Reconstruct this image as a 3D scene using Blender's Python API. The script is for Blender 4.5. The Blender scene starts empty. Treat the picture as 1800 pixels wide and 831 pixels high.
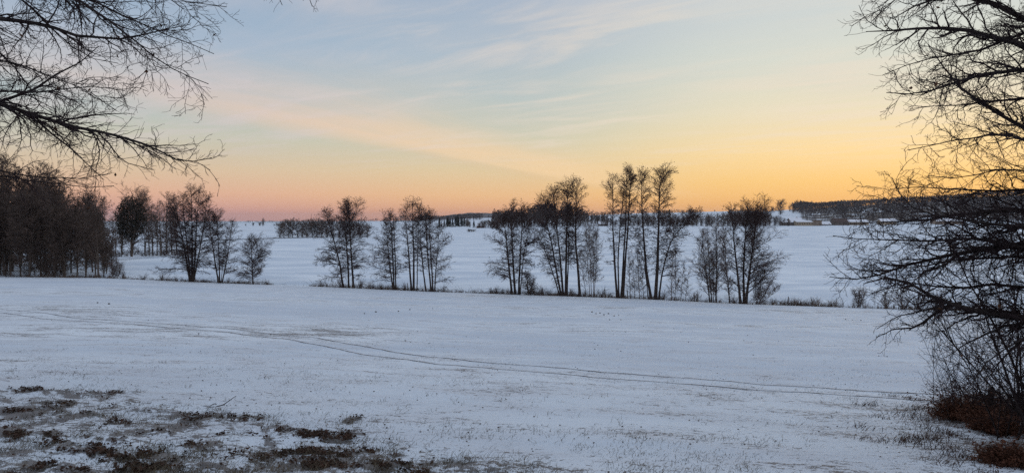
import bpy, math, random
import numpy as np
from mathutils import Matrix, Vector

C = bpy.context.scene.collection
SC = bpy.context.scene
# ------------------------------------------------------------------ camera
F = 1285.0; CX = 900.0; HY = 388.0; ZC = 10.7
PITCH = math.atan((415.5 - HY) / F)
cam_d = bpy.data.cameras.new('camera'); cam = bpy.data.objects.new('camera', cam_d); C.objects.link(cam)
cam.location = (0, 0, ZC); cam.rotation_euler = (math.pi / 2 - PITCH, 0, 0)
cam_d.sensor_width = 36; cam_d.lens = 36 * F / 1800.0
cam_d.clip_start = .1; cam_d.clip_end = 40000
SC.camera = cam
SC.view_settings.view_transform = 'Standard'; SC.view_settings.look = 'None'
SC.view_settings.exposure = 0; SC.view_settings.gamma = 1
SC.cycles.use_denoising = False; SC.cycles.volume_bounces = 0; SC.cycles.max_bounces = 5
SC.cycles.diffuse_bounces = 2; SC.cycles.glossy_bounces = 1

def lin(*c):
    return tuple(((v / 255) / 12.92 if v / 255 <= .04045 else ((v / 255 + .055) / 1.055) ** 2.4) for v in c)

# ------------------------------------------------------------------ dusk sky
SUN_AZ = math.radians(36)                      # to the right of the view axis, just at the horizon
W = bpy.data.worlds.new('World'); SC.world = W; W.use_nodes = True
nt = W.node_tree; nt.nodes.clear()
class NB:
    """tiny helper for node maths"""
    def __init__(s, nt): s.nt = nt
    def n(s, t, **k):
        o = s.nt.nodes.new(t)
        for a, b in k.items(): setattr(o, a, b)
        return o
    def put(s, sock, v):
        if hasattr(v, 'is_output'): s.nt.links.new(v, sock)
        else: sock.default_value = v
    def m(s, op, a, b=0.0, c=None, clamp=False):
        o = s.n('ShaderNodeMath', operation=op, use_clamp=clamp)
        s.put(o.inputs[0], a); s.put(o.inputs[1], b)
        if c is not None: s.put(o.inputs[2], c)
        return o.outputs[0]
    def ss(s, v, a, b, lo=0.0, hi=1.0):
        o = s.n('ShaderNodeMapRange', interpolation_type='SMOOTHSTEP')
        s.put(o.inputs[0], v); s.put(o.inputs[1], a); s.put(o.inputs[2], b); s.put(o.inputs[3], lo); s.put(o.inputs[4], hi)
        return o.outputs[0]
    def mix(s, f, a, b, blend='MIX'):
        o = s.n('ShaderNodeMix', data_type='RGBA', blend_type=blend)
        s.put(o.inputs['Factor'], f)
        s.put(o.inputs[6], a if hasattr(a, 'is_output') else tuple(a) + (1,)); s.put(o.inputs[7], b if hasattr(b, 'is_output') else tuple(b) + (1,))
        return o.outputs[2]
    def noise(s, vec, scale, detail=3, rough=.5, dist=0.0, dim='3D'):
        o = s.n('ShaderNodeTexNoise', noise_dimensions=dim)
        if vec is not None: s.put(o.inputs['Vector'], vec)
        o.inputs['Scale'].default_value = scale; o.inputs['Detail'].default_value = detail
        o.inputs['Roughness'].default_value = rough; o.inputs['Distortion'].default_value = dist
        return o.outputs[0]
    def ramp(s, v, stops, interp='LINEAR'):
        o = s.n('ShaderNodeValToRGB'); r = o.color_ramp; r.interpolation = interp
        while len(r.elements) < len(stops): r.elements.new(.5)
        for e, (p, c) in zip(r.elements, stops): e.position = p; e.color = tuple(c) + (1,)
        s.put(o.inputs[0], v); return o.outputs[0]
b = NB(nt)
tc = b.n('ShaderNodeTexCoord'); sep = b.n('ShaderNodeSeparateXYZ'); nt.links.new(tc.outputs['Generated'], sep.inputs[0])
dx, dy, dz = sep.outputs
hl = b.m('SQRT', b.m('ADD', b.m('MULTIPLY', dx, dx), b.m('MULTIPLY', dy, dy)))
sa = b.m('DIVIDE', b.m('ADD', b.m('MULTIPLY', dx, math.sin(SUN_AZ)), b.m('MULTIPLY', dy, math.cos(SUN_AZ))), b.m('MAXIMUM', hl, .001))
zc = b.m('MAXIMUM', dz, 0.0)
zr = b.m('MULTIPLY', b.m('SQRT', zc), 1.0)       # elevation, stretched near the horizon
def st(*rows): return [(math.sqrt(z), lin(*c)) for z, c in rows]
SKY_B = st((0, (172, 150, 160)), (.06, (182, 160, 168)), (.15, (186, 182, 194)), (.30, (176, 182, 200)), (.45, (176, 186, 204)), (1, (189, 203, 223)))
SKY_L = st((0, (214, 158, 148)), (.012, (226, 164, 146)), (.035, (232, 182, 150)), (.065, (220, 194, 162)), (.105, (198, 196, 178)), (.145, (178, 190, 190)), (.22, (155, 178, 200)), (.30, (146, 168, 192)), (.45, (176, 186, 204)), (1, (189, 203, 223)))
SKY_M = st((0, (242, 166, 122)), (.012, (248, 178, 122)), (.035, (244, 195, 138)), (.07, (226, 203, 160)), (.11, (205, 203, 180)), (.16, (186, 196, 192)), (.22, (172, 187, 197)), (.30, (160, 176, 196)), (.45, (176, 186, 204)), (1, (189, 203, 223)))
SKY_S = st((0, (255, 176, 100)), (.02, (255, 190, 104)), (.05, (255, 206, 124)), (.09, (252, 219, 158)), (.14, (233, 222, 190)), (.20, (215, 218, 205)), (.30, (196, 206, 211)), (.45, (176, 186, 204)), (1, (189, 203, 223)))
cB, cL, cM, cS = [b.ramp(zr, s_) for s_ in (SKY_B, SKY_L, SKY_M, SKY_S)]
col = b.mix(b.ss(sa, -.7, .45), cB, cL)
col = b.mix(b.ss(sa, .5, .86), col, cM)
col = b.mix(b.ss(sa, .80, .985), col, cS)
# high cirrus, laid out on a flat cloud deck
zd = b.m('ADD', zc, .012)
px = b.m('DIVIDE', dx, zd); py = b.m('DIVIDE', dy, zd)
cv = b.n('ShaderNodeCombineXYZ'); nt.links.new(px, cv.inputs[0]); nt.links.new(py, cv.inputs[1])
# one long streak: distance from its line
p1 = (-2.55, 6.3); p2 = (.65, 13.8)
ax, ay = p2[0] - p1[0], p2[1] - p1[1]; al = math.hypot(ax, ay); nx, ny = -ay / al, ax / al   # normal to the left
along = b.m('ADD', b.m('MULTIPLY', b.m('SUBTRACT', px, p1[0]), ax / al), b.m('MULTIPLY', b.m('SUBTRACT', py, p1[1]), ay / al))
sd = b.m('ADD', b.m('MULTIPLY', b.m('SUBTRACT', px, p1[0]), nx), b.m('MULTIPLY', b.m('SUBTRACT', py, p1[1]), ny))
mp = b.n('ShaderNodeMapping', vector_type='TEXTURE'); nt.links.new(cv.outputs[0], mp.inputs['Vector'])
mp.inputs['Rotation'].default_value = (0, 0, math.atan2(ay, ax)); mp.inputs['Scale'].default_value = (3.2, .8, 1)
n1 = b.noise(mp.outputs[0], 1.0, 7, .62, .5)
sdw = b.m('ADD', sd, b.m('MULTIPLY', b.m('SUBTRACT', n1, .5), 1.1))
# the camera side of the line is the broad veil; the far side ends crisply
band = b.m('MULTIPLY', b.ss(sdw, .45, -.45), b.ss(sdw, -2.6, -.3))
band = b.m('MULTIPLY', band, b.m('MULTIPLY', b.ss(along, -6.0, 1.0), b.ss(along, 22.0, 7.0)))
band = b.m('MULTIPLY', band, b.ss(n1, .12, .62, .45, 1.0))
edge = b.m('MULTIPLY', b.ss(sdw, .55, .1), b.ss(sdw, -.25, .1))
edge = b.m('MULTIPLY', edge, b.m('MULTIPLY', b.ss(along, 1.0, 4.0), b.ss(along, 18.0, 9.0)))
cloudcol = b.mix(b.ss(sa, .45, .95), lin(238, 200, 174), lin(250, 214, 164))
cloudcol = b.mix(b.ss(zc, .06, .24), cloudcol, b.mix(.5, cloudcol, lin(206, 204, 208)))
col = b.mix(b.m('MULTIPLY', band, .75), col, cloudcol)
col = b.mix(b.m('MULTIPLY', edge, .08), col, lin(196, 166, 142))
# faint cirrus wisps high up in the middle
mp2 = b.n('ShaderNodeMapping', vector_type='TEXTURE'); nt.links.new(cv.outputs[0], mp2.inputs['Vector'])
mp2.inputs['Rotation'].default_value = (0, 0, math.radians(-42)); mp2.inputs['Scale'].default_value = (1.7, .55, 1)
n2 = b.noise(mp2.outputs[0], 1.1, 8, .6, .6); n3 = b.noise(cv.outputs[0], .45, 3, .5)
wisp = b.m('MULTIPLY', b.ss(n2, .40, .68), b.ss(n3, .34, .56))
wisp = b.m('MULTIPLY', wisp, b.m('MULTIPLY', b.ss(zc, .05, .12), b.ss(sa, -.2, .5)))
col = b.mix(b.m('MULTIPLY', wisp, .5), col, b.mix(b.ss(sa, .5, .97), lin(214, 202, 204), lin(238, 222, 200)))
veil = b.m('MULTIPLY', b.ss(n3, .35, .7), b.ss(zc, .10, .2))
col = b.mix(b.m('MULTIPLY', veil, .22), col, lin(196, 196, 204))
sky = b.n('ShaderNodeTexSky', sky_type='NISHITA', sun_disc=False)
sky.sun_elevation = math.radians(2.0); sky.sun_rotation = SUN_AZ
bgN = b.n('ShaderNodeBackground'); nt.links.new(sky.outputs[0], bgN.inputs[0]); bgN.inputs[1].default_value = .05
bgC = b.n('ShaderNodeBackground'); nt.links.new(col, bgC.inputs[0]); bgC.inputs[1].default_value = 1.15
add = b.n('ShaderNodeMixShader'); add.inputs[0].default_value = .9; wo = b.n('ShaderNodeOutputWorld')
nt.links.new(bgN.outputs[0], add.inputs[1]); nt.links.new(bgC.outputs[0], add.inputs[2]); nt.links.new(add.outputs[0], wo.inputs[0])
# the sun has just gone: only a very weak, wide, warm glow is left of it
sl = bpy.data.lights.new('sun', 'SUN'); sl.energy = .12; sl.angle = math.radians(12); sl.color = (1, .72, .45)
sun = bpy.data.objects.new('sun', sl); C.objects.link(sun)
sd_ = Vector((math.sin(SUN_AZ) * math.cos(math.radians(2)), math.cos(SUN_AZ) * math.cos(math.radians(2)), math.sin(math.radians(2))))
sun.rotation_euler = sd_.to_track_quat('Z', 'Y').to_euler(); sun.location = (60, 60, 60)

# ------------------------------------------------------------------ naming
def tag(o, label=None, cat=None, group=None, kind=None):
    if label: o['label'] = label
    if cat: o['category'] = cat
    if group: o['group'] = group
    if kind: o['kind'] = kind
    return o
def empty(name, loc, rz=0.0, parent=None):
    o = bpy.data.objects.new(name, None); C.objects.link(o); o.location = loc; o.rotation_euler = (0, 0, rz); o.empty_display_size = .3
    if parent: o.parent = parent
    return o
def copy_tree(o, parent=None):
    c = o.copy(); C.objects.link(c)
    if parent: c.parent = parent

    for ch in list(o.children):
        copy_tree(ch, c)
    return c

# ------------------------------------------------------------------ mesh building (numpy)
class MB:
    def __init__(s): s.v = []; s.q = []; s.t = []; s.nv = 0; s.qm = []; s.tm = []
    def quads(s, v, q, mi=0):
        s.v.append(np.asarray(v, float).reshape(-1, 3)); q = np.asarray(q, np.int64).reshape(-1, 4)
        s.q.append(q + s.nv); s.qm.append(np.full(len(q), mi)); s.nv += len(s.v[-1])
    def tris(s, v, t, mi=0):
        s.v.append(np.asarray(v, float).reshape(-1, 3)); t = np.asarray(t, np.int64).reshape(-1, 3)
        s.t.append(t + s.nv); s.tm.append(np.full(len(t), mi)); s.nv += len(s.v[-1])
    def tubes(s, P, R, S=3, mi=0, cap=False):
        N, K, _ = P.shape
        if N == 0: return
        T = np.gradient(P, axis=1); T /= np.linalg.norm(T, axis=2, keepdims=True) + 1e-9
        m = T.mean(1); ref = np.where((np.abs(m[:, 2]) > .8)[:, None], [1., 0, 0], [0, 0, 1.])[:, None, :]
        A = np.cross(T, ref); A /= np.linalg.norm(A, axis=2, keepdims=True) + 1e-9
        B = np.cross(T, A)
        a = np.arange(S) * 2 * np.pi / S
        V = P[:, :, None, :] + R[:, :, None, None] * (np.cos(a)[None, None, :, None] * A[:, :, None, :] + np.sin(a)[None, None, :, None] * B[:, :, None, :])
        i = np.arange(N)[:, None, None] * K * S; k = np.arange(K - 1)[None, :, None] * S; j = np.arange(S)[None, None, :]; j2 = (j + 1) % S
        q = np.stack([i + k + j, i + k + j2, i + k + S + j2, i + k + S + j], -1)
        s.quads(V, q, mi)
    def box(s, x0, x1, y0, y1, z0, z1, mi=0):
        v = [(x, y, z) for z in (z0, z1) for x, y in ((x0, y0), (x1, y0), (x1, y1), (x0, y1))]
        s.quads(v, [(3, 2, 1, 0), (4, 5, 6, 7), (0, 1, 5, 4), (1, 2, 6, 5), (2, 3, 7, 6), (3, 0, 4, 7)], mi)
    def build(s, name, mat, parent=None, origin=(0, 0, 0), smooth=True, attrs=None):
        me = bpy.data.meshes.new(name); v = np.concatenate(s.v) - np.asarray(origin, float)
        me.vertices.add(len(v)); me.vertices.foreach_set('co', v.astype(np.float32).ravel())
        q = np.concatenate(s.q) if s.q else np.zeros((0, 4), int); t = np.concatenate(s.t) if s.t else np.zeros((0, 3), int)
        nl = q.size + t.size; me.loops.add(nl); me.loops.foreach_set('vertex_index', np.concatenate([q.ravel(), t.ravel()]).astype(np.int32))
        npoly = len(q) + len(t); me.polygons.add(npoly)
        st_ = np.concatenate([np.arange(len(q)) * 4, q.size + np.arange(len(t)) * 3]).astype(np.int32)
        me.polygons.foreach_set('loop_start', st_)
        me.polygons.foreach_set('use_smooth', np.full(npoly, smooth))
        mats = mat if isinstance(mat, (list, tuple)) else [mat]
        for m_ in mats: me.materials.append(m_)
        if len(mats) > 1: me.polygons.foreach_set('material_index', np.concatenate(s.qm + s.tm).astype(np.int32))
        if attrs:
            for an, av in attrs.items():
                at_ = me.attributes.new(an, 'FLOAT', 'POINT'); at_.data.foreach_set('value', np.asarray(av, np.float32))
        me.update(calc_edges=True)
        o = bpy.data.objects.new(name, me); C.objects.link(o); o.location = (0, 0, 0)
        if parent: o.parent = parent
        elif any(origin): o.location = origin
        return o

# ------------------------------------------------------------------ noise
def vnoise(x, y, seed=0):
    xi = np.floor(x).astype(np.int64); yi = np.floor(y).astype(np.int64); fx = x - xi; fy = y - yi
    fx = fx * fx * (3 - 2 * fx); fy = fy * fy * (3 - 2 * fy)
    def h(a, c):
        n = (a * 374761393 + c * 668265263 + seed * 1442695041) & 0xffffffff
        n = ((n ^ (n >> 13)) * 1274126177) & 0xffffffff
        return ((n ^ (n >> 16)) & 0xffff) / 65535.0
    return (h(xi, yi) * (1 - fx) + h(xi + 1, yi) * fx) * (1 - fy) + (h(xi, yi + 1) * (1 - fx) + h(xi + 1, yi + 1) * fx) * fy
def fbm(x, y, o=4, seed=0):
    r = 0; a = .5
    for i in range(o): r = r + a * vnoise(x, y, seed + i * 17); x = x * 2.03 + 5.1; y = y * 2.03 + 1.7; a *= .5
    return r / (1 - .5 ** o)

# ------------------------------------------------------------------ terrain
HX = np.array([-600, 0, 180, 340, 560, 760, 1000, 1150, 1300, 1540, 1800, 2400.])
HB = np.array([484, 486, 488, 495, 503, 512, 520, 525.5, 533, 541.5, 549, 560.])
def hedge_Y(u): return ZC * F / (np.interp(u, HX, HB) - HY)
DN = np.log(np.array([60, 250, 460, 800, 1500, 2000, 3000, 6000, 12000.]))
UN = np.array([-600, 100, 500, 700, 760, 870, 1000, 1150, 1300, 1400, 1500, 1600, 1800, 2600.])
ZN = np.array([  # z at those distances for each column direction
 [0, 0, 0, 0, 0, 0, 0, 0, 0, 0, 0, 0, 0, 0],
 [0, 0, 0, 0, 0, 0, 0, 0, 0, 0, 0, 0, 0, 0],
 [0, 0, 0, 0, 0, .2, .5, .8, 1, 1, 1, 1, 1, 1],
 [0, 0, 0, .8, 1.5, 3.5, 5, 5, 5, 5.2, 5.4, 5.6, 6, 6],
 [0, 0, 0, 3, 4.5, 8, 21, 27, 30.5, 30, 35, 40, 47, 52],
 [0, 0, 0, 4, 7, 13, 24, 30, 32, 41, 51, 62, 80, 98],
 [0, 0, 0, 7, 14, 23, 26, 30, 34, 46, 58, 70, 92, 110],
 [6.5, 7, 7.5, 10, 12, 30, 40, 40, 40, 50, 55, 60, 70, 70],
 [-4, -4, -4, -4, -4, 0, 0, 0, 0, 0, 0, 0, 0, 0.]])
def ground_z(X, Y, fine=True):
    X = np.asarray(X, float); Y = np.asarray(Y, float)
    Ys = np.maximum(Y, 6.0); u = np.clip(CX + F * X / Ys, -599, 2399)
    s = Y / hedge_Y(u)
    sc = np.clip(s, -1, 1)
    fg = 8.7 * (1 - sc) ** 1.15
    fg = fg + .45 * (fbm(X / 14, Y / 14, 3, 3) - .5) * np.clip(Y / 25, 0, 1) * np.clip((1 - sc) * 5, 0, 1)
    fg = fg + .07 * (fbm(X / 2.3, Y / 2.3, 3, 9) - .5)
    lo = -.35 * np.exp(-((s - 1.035) / .03) ** 2)
    ld = np.log(np.clip(Y, 60, 12000)); r = np.clip(np.searchsorted(DN, ld, side='right') - 1, 0, len(DN) - 2)
    fr = (ld - DN[r]) / (DN[r + 1] - DN[r]); fr = np.clip(fr, 0, 1)
    c = np.clip(np.searchsorted(UN, u, side='right') - 1, 0, len(UN) - 2); fc = (u - UN[c]) / (UN[c + 1] - UN[c]); fc = fc * fc * (3 - 2 * fc)
    fr2 = fr * fr * (3 - 2 * fr) * .5 + fr * .5
    far = (ZN[r, c] * (1 - fc) + ZN[r, c + 1] * fc) * (1 - fr2) + (ZN[r + 1, c] * (1 - fc) + ZN[r + 1, c + 1] * fc) * fr2
    far = far + .5 * (fbm(X / 90, Y / 90, 3, 31) - .5) * np.clip((Y - 140) / 200, 0, 1)
    # low swell of the field in front of the far left wood
    far = far + 1.1 * np.exp(-((X + 83) / 34) ** 2 - ((Y - 196) / 26) ** 2)
    return np.where(s < 1, fg, far) + lo * (Y > 20)
def at(px, py, Y):
    """point at forward distance Y seen at photo pixel (px, py)"""
    vx = (px - CX) / F; vy = -(py - 415.5) / F
    cy = math.cos(PITCH) + vy * math.sin(PITCH); cz = -math.sin(PITCH) + vy * math.cos(PITCH)
    k = Y / cy
    return np.array([vx * k, Y, ZC + cz * k])
MARCH = np.exp(np.linspace(math.log(3.5), math.log(7000), 2600)); HU = np.linspace(-400, 2400, 281)
_X = (HU[:, None] - CX) / F * MARCH[None]
HV = HY + (ZC - ground_z(_X, np.broadcast_to(MARCH, _X.shape))) / MARCH[None] * F       # picture row of each ground point
HV = np.minimum.accumulate(HV, axis=1); HKEY = (-HV + 5000 + np.arange(len(HU))[:, None] * 20000.0).ravel()
def hit(px, py):
    """ground points (X, Y) under photo pixels"""
    px = np.atleast_1d(np.asarray(px, float)); py = np.atleast_1d(np.asarray(py, float))
    c = np.clip((px - HU[0]) / 10, 0, len(HU) - 1.001); c0 = c.astype(int); f = c - c0; Y = 0
    for cc, w in ((c0, 1 - f), (c0 + 1, f)):
        k = np.searchsorted(HKEY, -py + 5000 + cc * 20000.0) - cc * len(MARCH); k = np.clip(k, 1, len(MARCH) - 1)
        va = HV[cc, k - 1]; vb = HV[cc, k]; t = np.clip((va - py) / np.maximum(va - vb, 1e-6), 0, 1)
        Y = Y + w * (MARCH[k - 1] + (MARCH[k] - MARCH[k - 1]) * t)
    return np.stack([(px - CX) / F * Y, Y], 1)
def gz(x, y): return float(ground_z(np.array([x]), np.array([y]))[0])

# ------------------------------------------------------------------ materials
def material(name, rough=.8, spec=.2):
    m = bpy.data.materials.new(name); m.use_nodes = True; n = m.node_tree
    bs = n.nodes['Principled BSDF']; bs.inputs['Roughness'].default_value = rough; bs.inputs['Specular IOR Level'].default_value = spec
    return m, NB(n), bs
def simple(name, c1, c2, scale=8, rough=.8, spec=.15, bump=.3, stretch=None):
    m, b, bs = material(name, rough, spec)
    t = b.n('ShaderNodeTexCoord'); v = t.outputs['Object']
    if stretch:
        mp = b.n('ShaderNodeMapping'); mp.inputs['Scale'].default_value = stretch; b.nt.links.new(v, mp.inputs['Vector']); v = mp.outputs[0]
    n = b.noise(v, scale, 5, .6)
    b.put(bs.inputs['Base Color'], b.mix(b.ss(n, .3, .7), c1, c2))
    if bump:
        bp = b.n('ShaderNodeBump'); bp.inputs['Strength'].default_value = bump; bp.inputs['Distance'].default_value = .02
        b.put(bp.inputs['Height'], n); b.put(bs.inputs['Normal'], bp.outputs[0])
    return m
M_bark = simple('alder_bark', (.030, .022, .019), (.062, .046, .039), 5, stretch=(3, 3, .8))
M_twig = simple('alder_twigs', (.045, .028, .027), (.078, .050, .047), 1.5, bump=0)
M_pale_twig = simple('pale_twigs', (.10, .072, .062), (.15, .11, .095), 1.5, bump=0)
M_wood_bark = simple('wood_bark', (.065, .050, .040), (.16, .125, .10), 3, stretch=(3, 3, .6))
M_wood_twig = simple('wood_twigs', (.070, .050, .040), (.145, .102, .080), .7, bump=0)
M_oak_bark = simple('near_bark', (.016, .012, .012), (.045, .034, .031), 14, stretch=(2, 2, .6), bump=.6)
M_near_twig = simple('near_twigs', (.022, .014, .016), (.040, .026, .026), 6, bump=0)
M_leaf = simple('dead_leaf', (.045, .022, .012), (.12, .055, .028), 30, bump=0)
M_ivy = simple('ivy_leaf', (.018, .017, .012), (.040, .034, .022), 2, bump=0)
M_litter = simple('leaf_litter', (.028, .018, .013), (.085, .044, .030), 6, bump=0)
M_grass = simple('dry_grass', (.10, .070, .045), (.22, .155, .10), .8, bump=0)
M_tuft = simple('winter_grass', (.06, .055, .035), (.17, .135, .09), 3, bump=0)
M_reed = simple('hedge_weeds', (.075, .050, .040), (.17, .12, .085), .6, bump=0)
M_conifer = simple('spruce_needles', (.014, .020, .018), (.030, .038, .028), .6, bump=0)
M_farwood = simple('far_wood', (.032, .024, .021), (.085, .060, .050), .05, bump=0)
M_farwood2 = simple('hill_wood', (.055, .046, .044), (.10, .084, .080), .02, bump=0)
M_bracken = simple('bracken', (.045, .020, .012), (.150, .064, .038), 4, bump=0)
M_oldwood = simple('weathered_wood', (.05, .04, .033), (.11, .09, .075), 10, stretch=(4, 4, .6))

def snow_mat():
    m, b, bs = material('field_snow', .65, .25)
    g = b.n('ShaderNodeNewGeometry'); pos = g.outputs['Position']
    at_ = b.n('ShaderNodeAttribute', attribute_name='thin'); thin = at_.outputs['Fac']
    af = b.n('ShaderNodeAttribute', attribute_name='near'); near = af.outputs['Fac']
    mp = b.n('ShaderNodeMapping'); mp.inputs['Rotation'].default_value = (0, 0, math.radians(8)); mp.inputs['Scale'].default_value = (1, 2.2, 1); b.nt.links.new(pos, mp.inputs['Vector'])
    rows = mp.outputs[0]
    broad = b.noise(rows, .045, 4, .6, .5)
    mid = b.noise(rows, .55, 5, .6, .3)
    fine = b.noise(rows, 5.5, 6, .68)
    vfine = b.noise(pos, 26, 4, .7)
    snow = b.mix(b.ss(broad, .35, .65), lin(197, 210, 224), lin(226, 235, 243))
    snow = b.mix(b.m('MULTIPLY', b.ss(mid, .35, .7), b.m('MULTIPLY', near, .5)), snow, lin(196, 198, 204))
    # stubble and soil where the cover is thin
    cover = b.m('ADD', b.m('MULTIPLY', fine, .62), b.m('MULTIPLY', vfine, .38))
    cover = b.m('ADD', cover, b.m('MULTIPLY', b.m('SUBTRACT', mid, .5), .34))
    cover = b.m('ADD', cover, b.m('MULTIPLY', b.m('SUBTRACT', broad, .5), .45))
    cover = b.m('ADD', cover, b.m('MULTIPLY', thin, .24))
    speck = b.m('MULTIPLY', b.ss(cover, .580, .640), near)
    soil = b.mix(b.ss(vfine, .35, .65), (.030, .018, .011), (.095, .060, .038))
    base = b.mix(b.m('MULTIPLY', near, .08), snow, (.36, .34, .33))
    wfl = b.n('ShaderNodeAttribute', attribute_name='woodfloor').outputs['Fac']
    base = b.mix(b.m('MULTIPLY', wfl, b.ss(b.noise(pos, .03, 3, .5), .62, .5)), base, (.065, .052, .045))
    b.put(bs.inputs['Base Color'], b.mix(b.m('MULTIPLY', speck, .8), base, soil))
    h = b.m('ADD', b.m('MULTIPLY', mid, .26), b.m('MULTIPLY', fine, .10)); h = b.m('ADD', h, b.m('MULTIPLY', b.noise(pos, .11, 3, .5), b.m('ADD', b.m('MULTIPLY', near, 1.1), .25)))
    h = b.m('ADD', h, b.m('MULTIPLY', vfine, .018)); h = b.m('SUBTRACT', h, b.m('MULTIPLY', speck, .05))
    bp = b.n('ShaderNodeBump'); bp.inputs['Strength'].default_value = .75; bp.inputs['Distance'].default_value = .45
    b.put(bp.inputs['Height'], h); b.put(bs.inputs['Normal'], bp.outputs[0])
    return m
M_snow = snow_mat()
M_roofsnow = simple('roof_snow', lin(222, 226, 234), lin(232, 235, 240), 2, .7)
def rut_mat():
    m, b, bs = material('rut', .8, .1)
    g = b.n('ShaderNodeNewGeometry'); n = b.noise(g.outputs['Position'], 3.2, 5, .7); n2 = b.noise(g.outputs['Position'], 22, 3, .7)
    f = b.m('MULTIPLY', b.ss(b.m('ADD', b.m('MULTIPLY', n, .6), b.m('MULTIPLY', n2, .4)), .42, .62), b.ss(b.noise(g.outputs['Position'], .11, 2, .5), .38, .58, .25, 1.0))
    b.put(bs.inputs['Base Color'], b.mix(f, lin(208, 212, 219), (.34, .33, .33)))
    return m
M_rut = rut_mat()
M_ditch = simple('ditch_weeds', (.03, .025, .022), (.10, .075, .06), .3, bump=0)

# ------------------------------------------------------------------ the ground sheet
PATCH = [(60, 688, 75, 4.0), (160, 693, 60, 4.0), (38, 725, 30, 9), (8, 733, 14, 8), (132, 732, 34, 5), (18, 765, 26, 11), (330, 733, 58, 4.6), (355, 741, 40, 3.4), (420, 738, 36, 4),
         (78, 772, 18, 7), (110, 788, 60, 8), (160, 795, 42, 9), (155, 770, 14, 5), (208, 774, 18, 5), (272, 806, 46, 9), (200, 806, 26, 8), (500, 762, 26, 6), (560, 766, 48, 7), (590, 775, 26, 8),
         (520, 797, 62, 7), (575, 806, 40, 12), (450, 800, 55, 5), (560, 820, 60, 8), (650, 822, 40, 8), (690, 818, 24, 6), (100, 712, 40, 3), (210, 742, 30, 3), (285, 760, 24, 3), (400, 770, 22, 3), (340, 785, 30, 4), (240, 828, 50, 6), (60, 820, 50, 7), (30, 795, 24, 5), (470, 778, 22, 4), (640, 800, 22, 4), (720, 838, 40, 5), (380, 825, 40, 5), (1700, 712, 36, 18), (1765, 745, 50, 20), (1770, 800, 50, 16), (620, 740, 30, 4)]
def thin_mask(u, v):
    wu = (vnoise(u / 17, v / 5, 41) - .5) * 44 + (vnoise(u / 5, v / 2, 42) - .5) * 16; wv = (vnoise(u / 13, v / 6, 43) - .5) * 12 + (vnoise(u / 5, v / 3, 44) - .5) * 4
    t = np.zeros_like(u); u = u + wu; v = v + wv
    for cx, cy, rx, ry in PATCH: t = np.maximum(t, 1.25 * np.exp(-(((u - cx) / rx) ** 2 + ((v - cy) / ry) ** 2) ** 1.2))
    lim = np.interp(u, [0, 180, 400, 640, 800, 960, 1100], [676, 690, 716, 752, 790, 815, 850])
    zone = np.clip((v - lim) / 14, 0, 1) * np.clip((1050 - v) / 150, .25, 1)
    t = np.maximum(t, zone * np.clip(-.35 + 1.35 * fbm(u / 34, v / 7, 4, 61), .02, .62))
    zr = np.clip((u - 1560) / 120, 0, 1) * np.clip((v - 640) / 60, 0, 1)
    return np.maximum(t, zr * .22)
def build_ground():
    U = np.linspace(-700, 2500, 401)
    Yr = np.concatenate([np.linspace(1.0, 5.4, 10), np.exp(np.linspace(math.log(5.6), math.log(30), 175)), np.exp(np.linspace(math.log(30.6), math.log(160), 120)), np.exp(np.linspace(math.log(163), math.log(12000), 150))])
    uu, yy = np.meshgrid(U, Yr); X = (uu - CX) / F * yy
    Z = ground_z(X, yy)
    v = HY + (ZC - Z) / yy * F
    near = (yy < hedge_Y(uu) * 1.0).astype(float)
    th = thin_mask(uu, v) * (yy < 45)
    # snow lies lumpy over the tussocks where the cover is thin
    lump = (fbm(X * 3.1, yy * 3.1, 4, 51) - .45) * .13 + (fbm(X * 9, yy * 9, 3, 71) - .5) * .035
    Z = Z + lump * np.clip(th * 2.2, 0, 1) + (fbm(X * 1.4, yy * 1.4, 3, 88) - .5) * .035 * (yy < 40)
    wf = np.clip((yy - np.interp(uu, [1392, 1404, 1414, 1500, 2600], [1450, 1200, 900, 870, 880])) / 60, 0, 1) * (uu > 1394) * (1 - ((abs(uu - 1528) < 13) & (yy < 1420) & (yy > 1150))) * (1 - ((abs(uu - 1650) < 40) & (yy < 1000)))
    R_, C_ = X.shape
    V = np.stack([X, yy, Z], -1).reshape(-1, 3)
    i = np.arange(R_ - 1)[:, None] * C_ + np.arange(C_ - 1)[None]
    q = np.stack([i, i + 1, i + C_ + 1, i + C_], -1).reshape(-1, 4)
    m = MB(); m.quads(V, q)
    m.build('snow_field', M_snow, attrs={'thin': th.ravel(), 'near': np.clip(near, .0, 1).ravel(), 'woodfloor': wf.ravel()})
    o = bpy.data.objects['snow_field']; tag(o, 'snow-covered rolling field running to the horizon', kind='structure')
    # the same ground beside and behind where the picture is taken from
    xs = np.linspace(-300, 300, 61); ys = np.linspace(-120, 130, 41); gx, gy = np.meshgrid(xs, ys); g = ground_z(gx, gy) - .5
    i = np.arange(40)[:, None] * 61 + np.arange(60)[None]
    m = MB(); m.quads(np.stack([gx, gy, g], -1), np.stack([i, i + 1, i + 62, i + 61], -1))
    o = m.build('ground', M_snow, attrs={'thin': np.zeros(gx.size), 'near': np.ones(gx.size)}); tag(o, 'snowy ground around the viewpoint', kind='structure')
build_ground()

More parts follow.
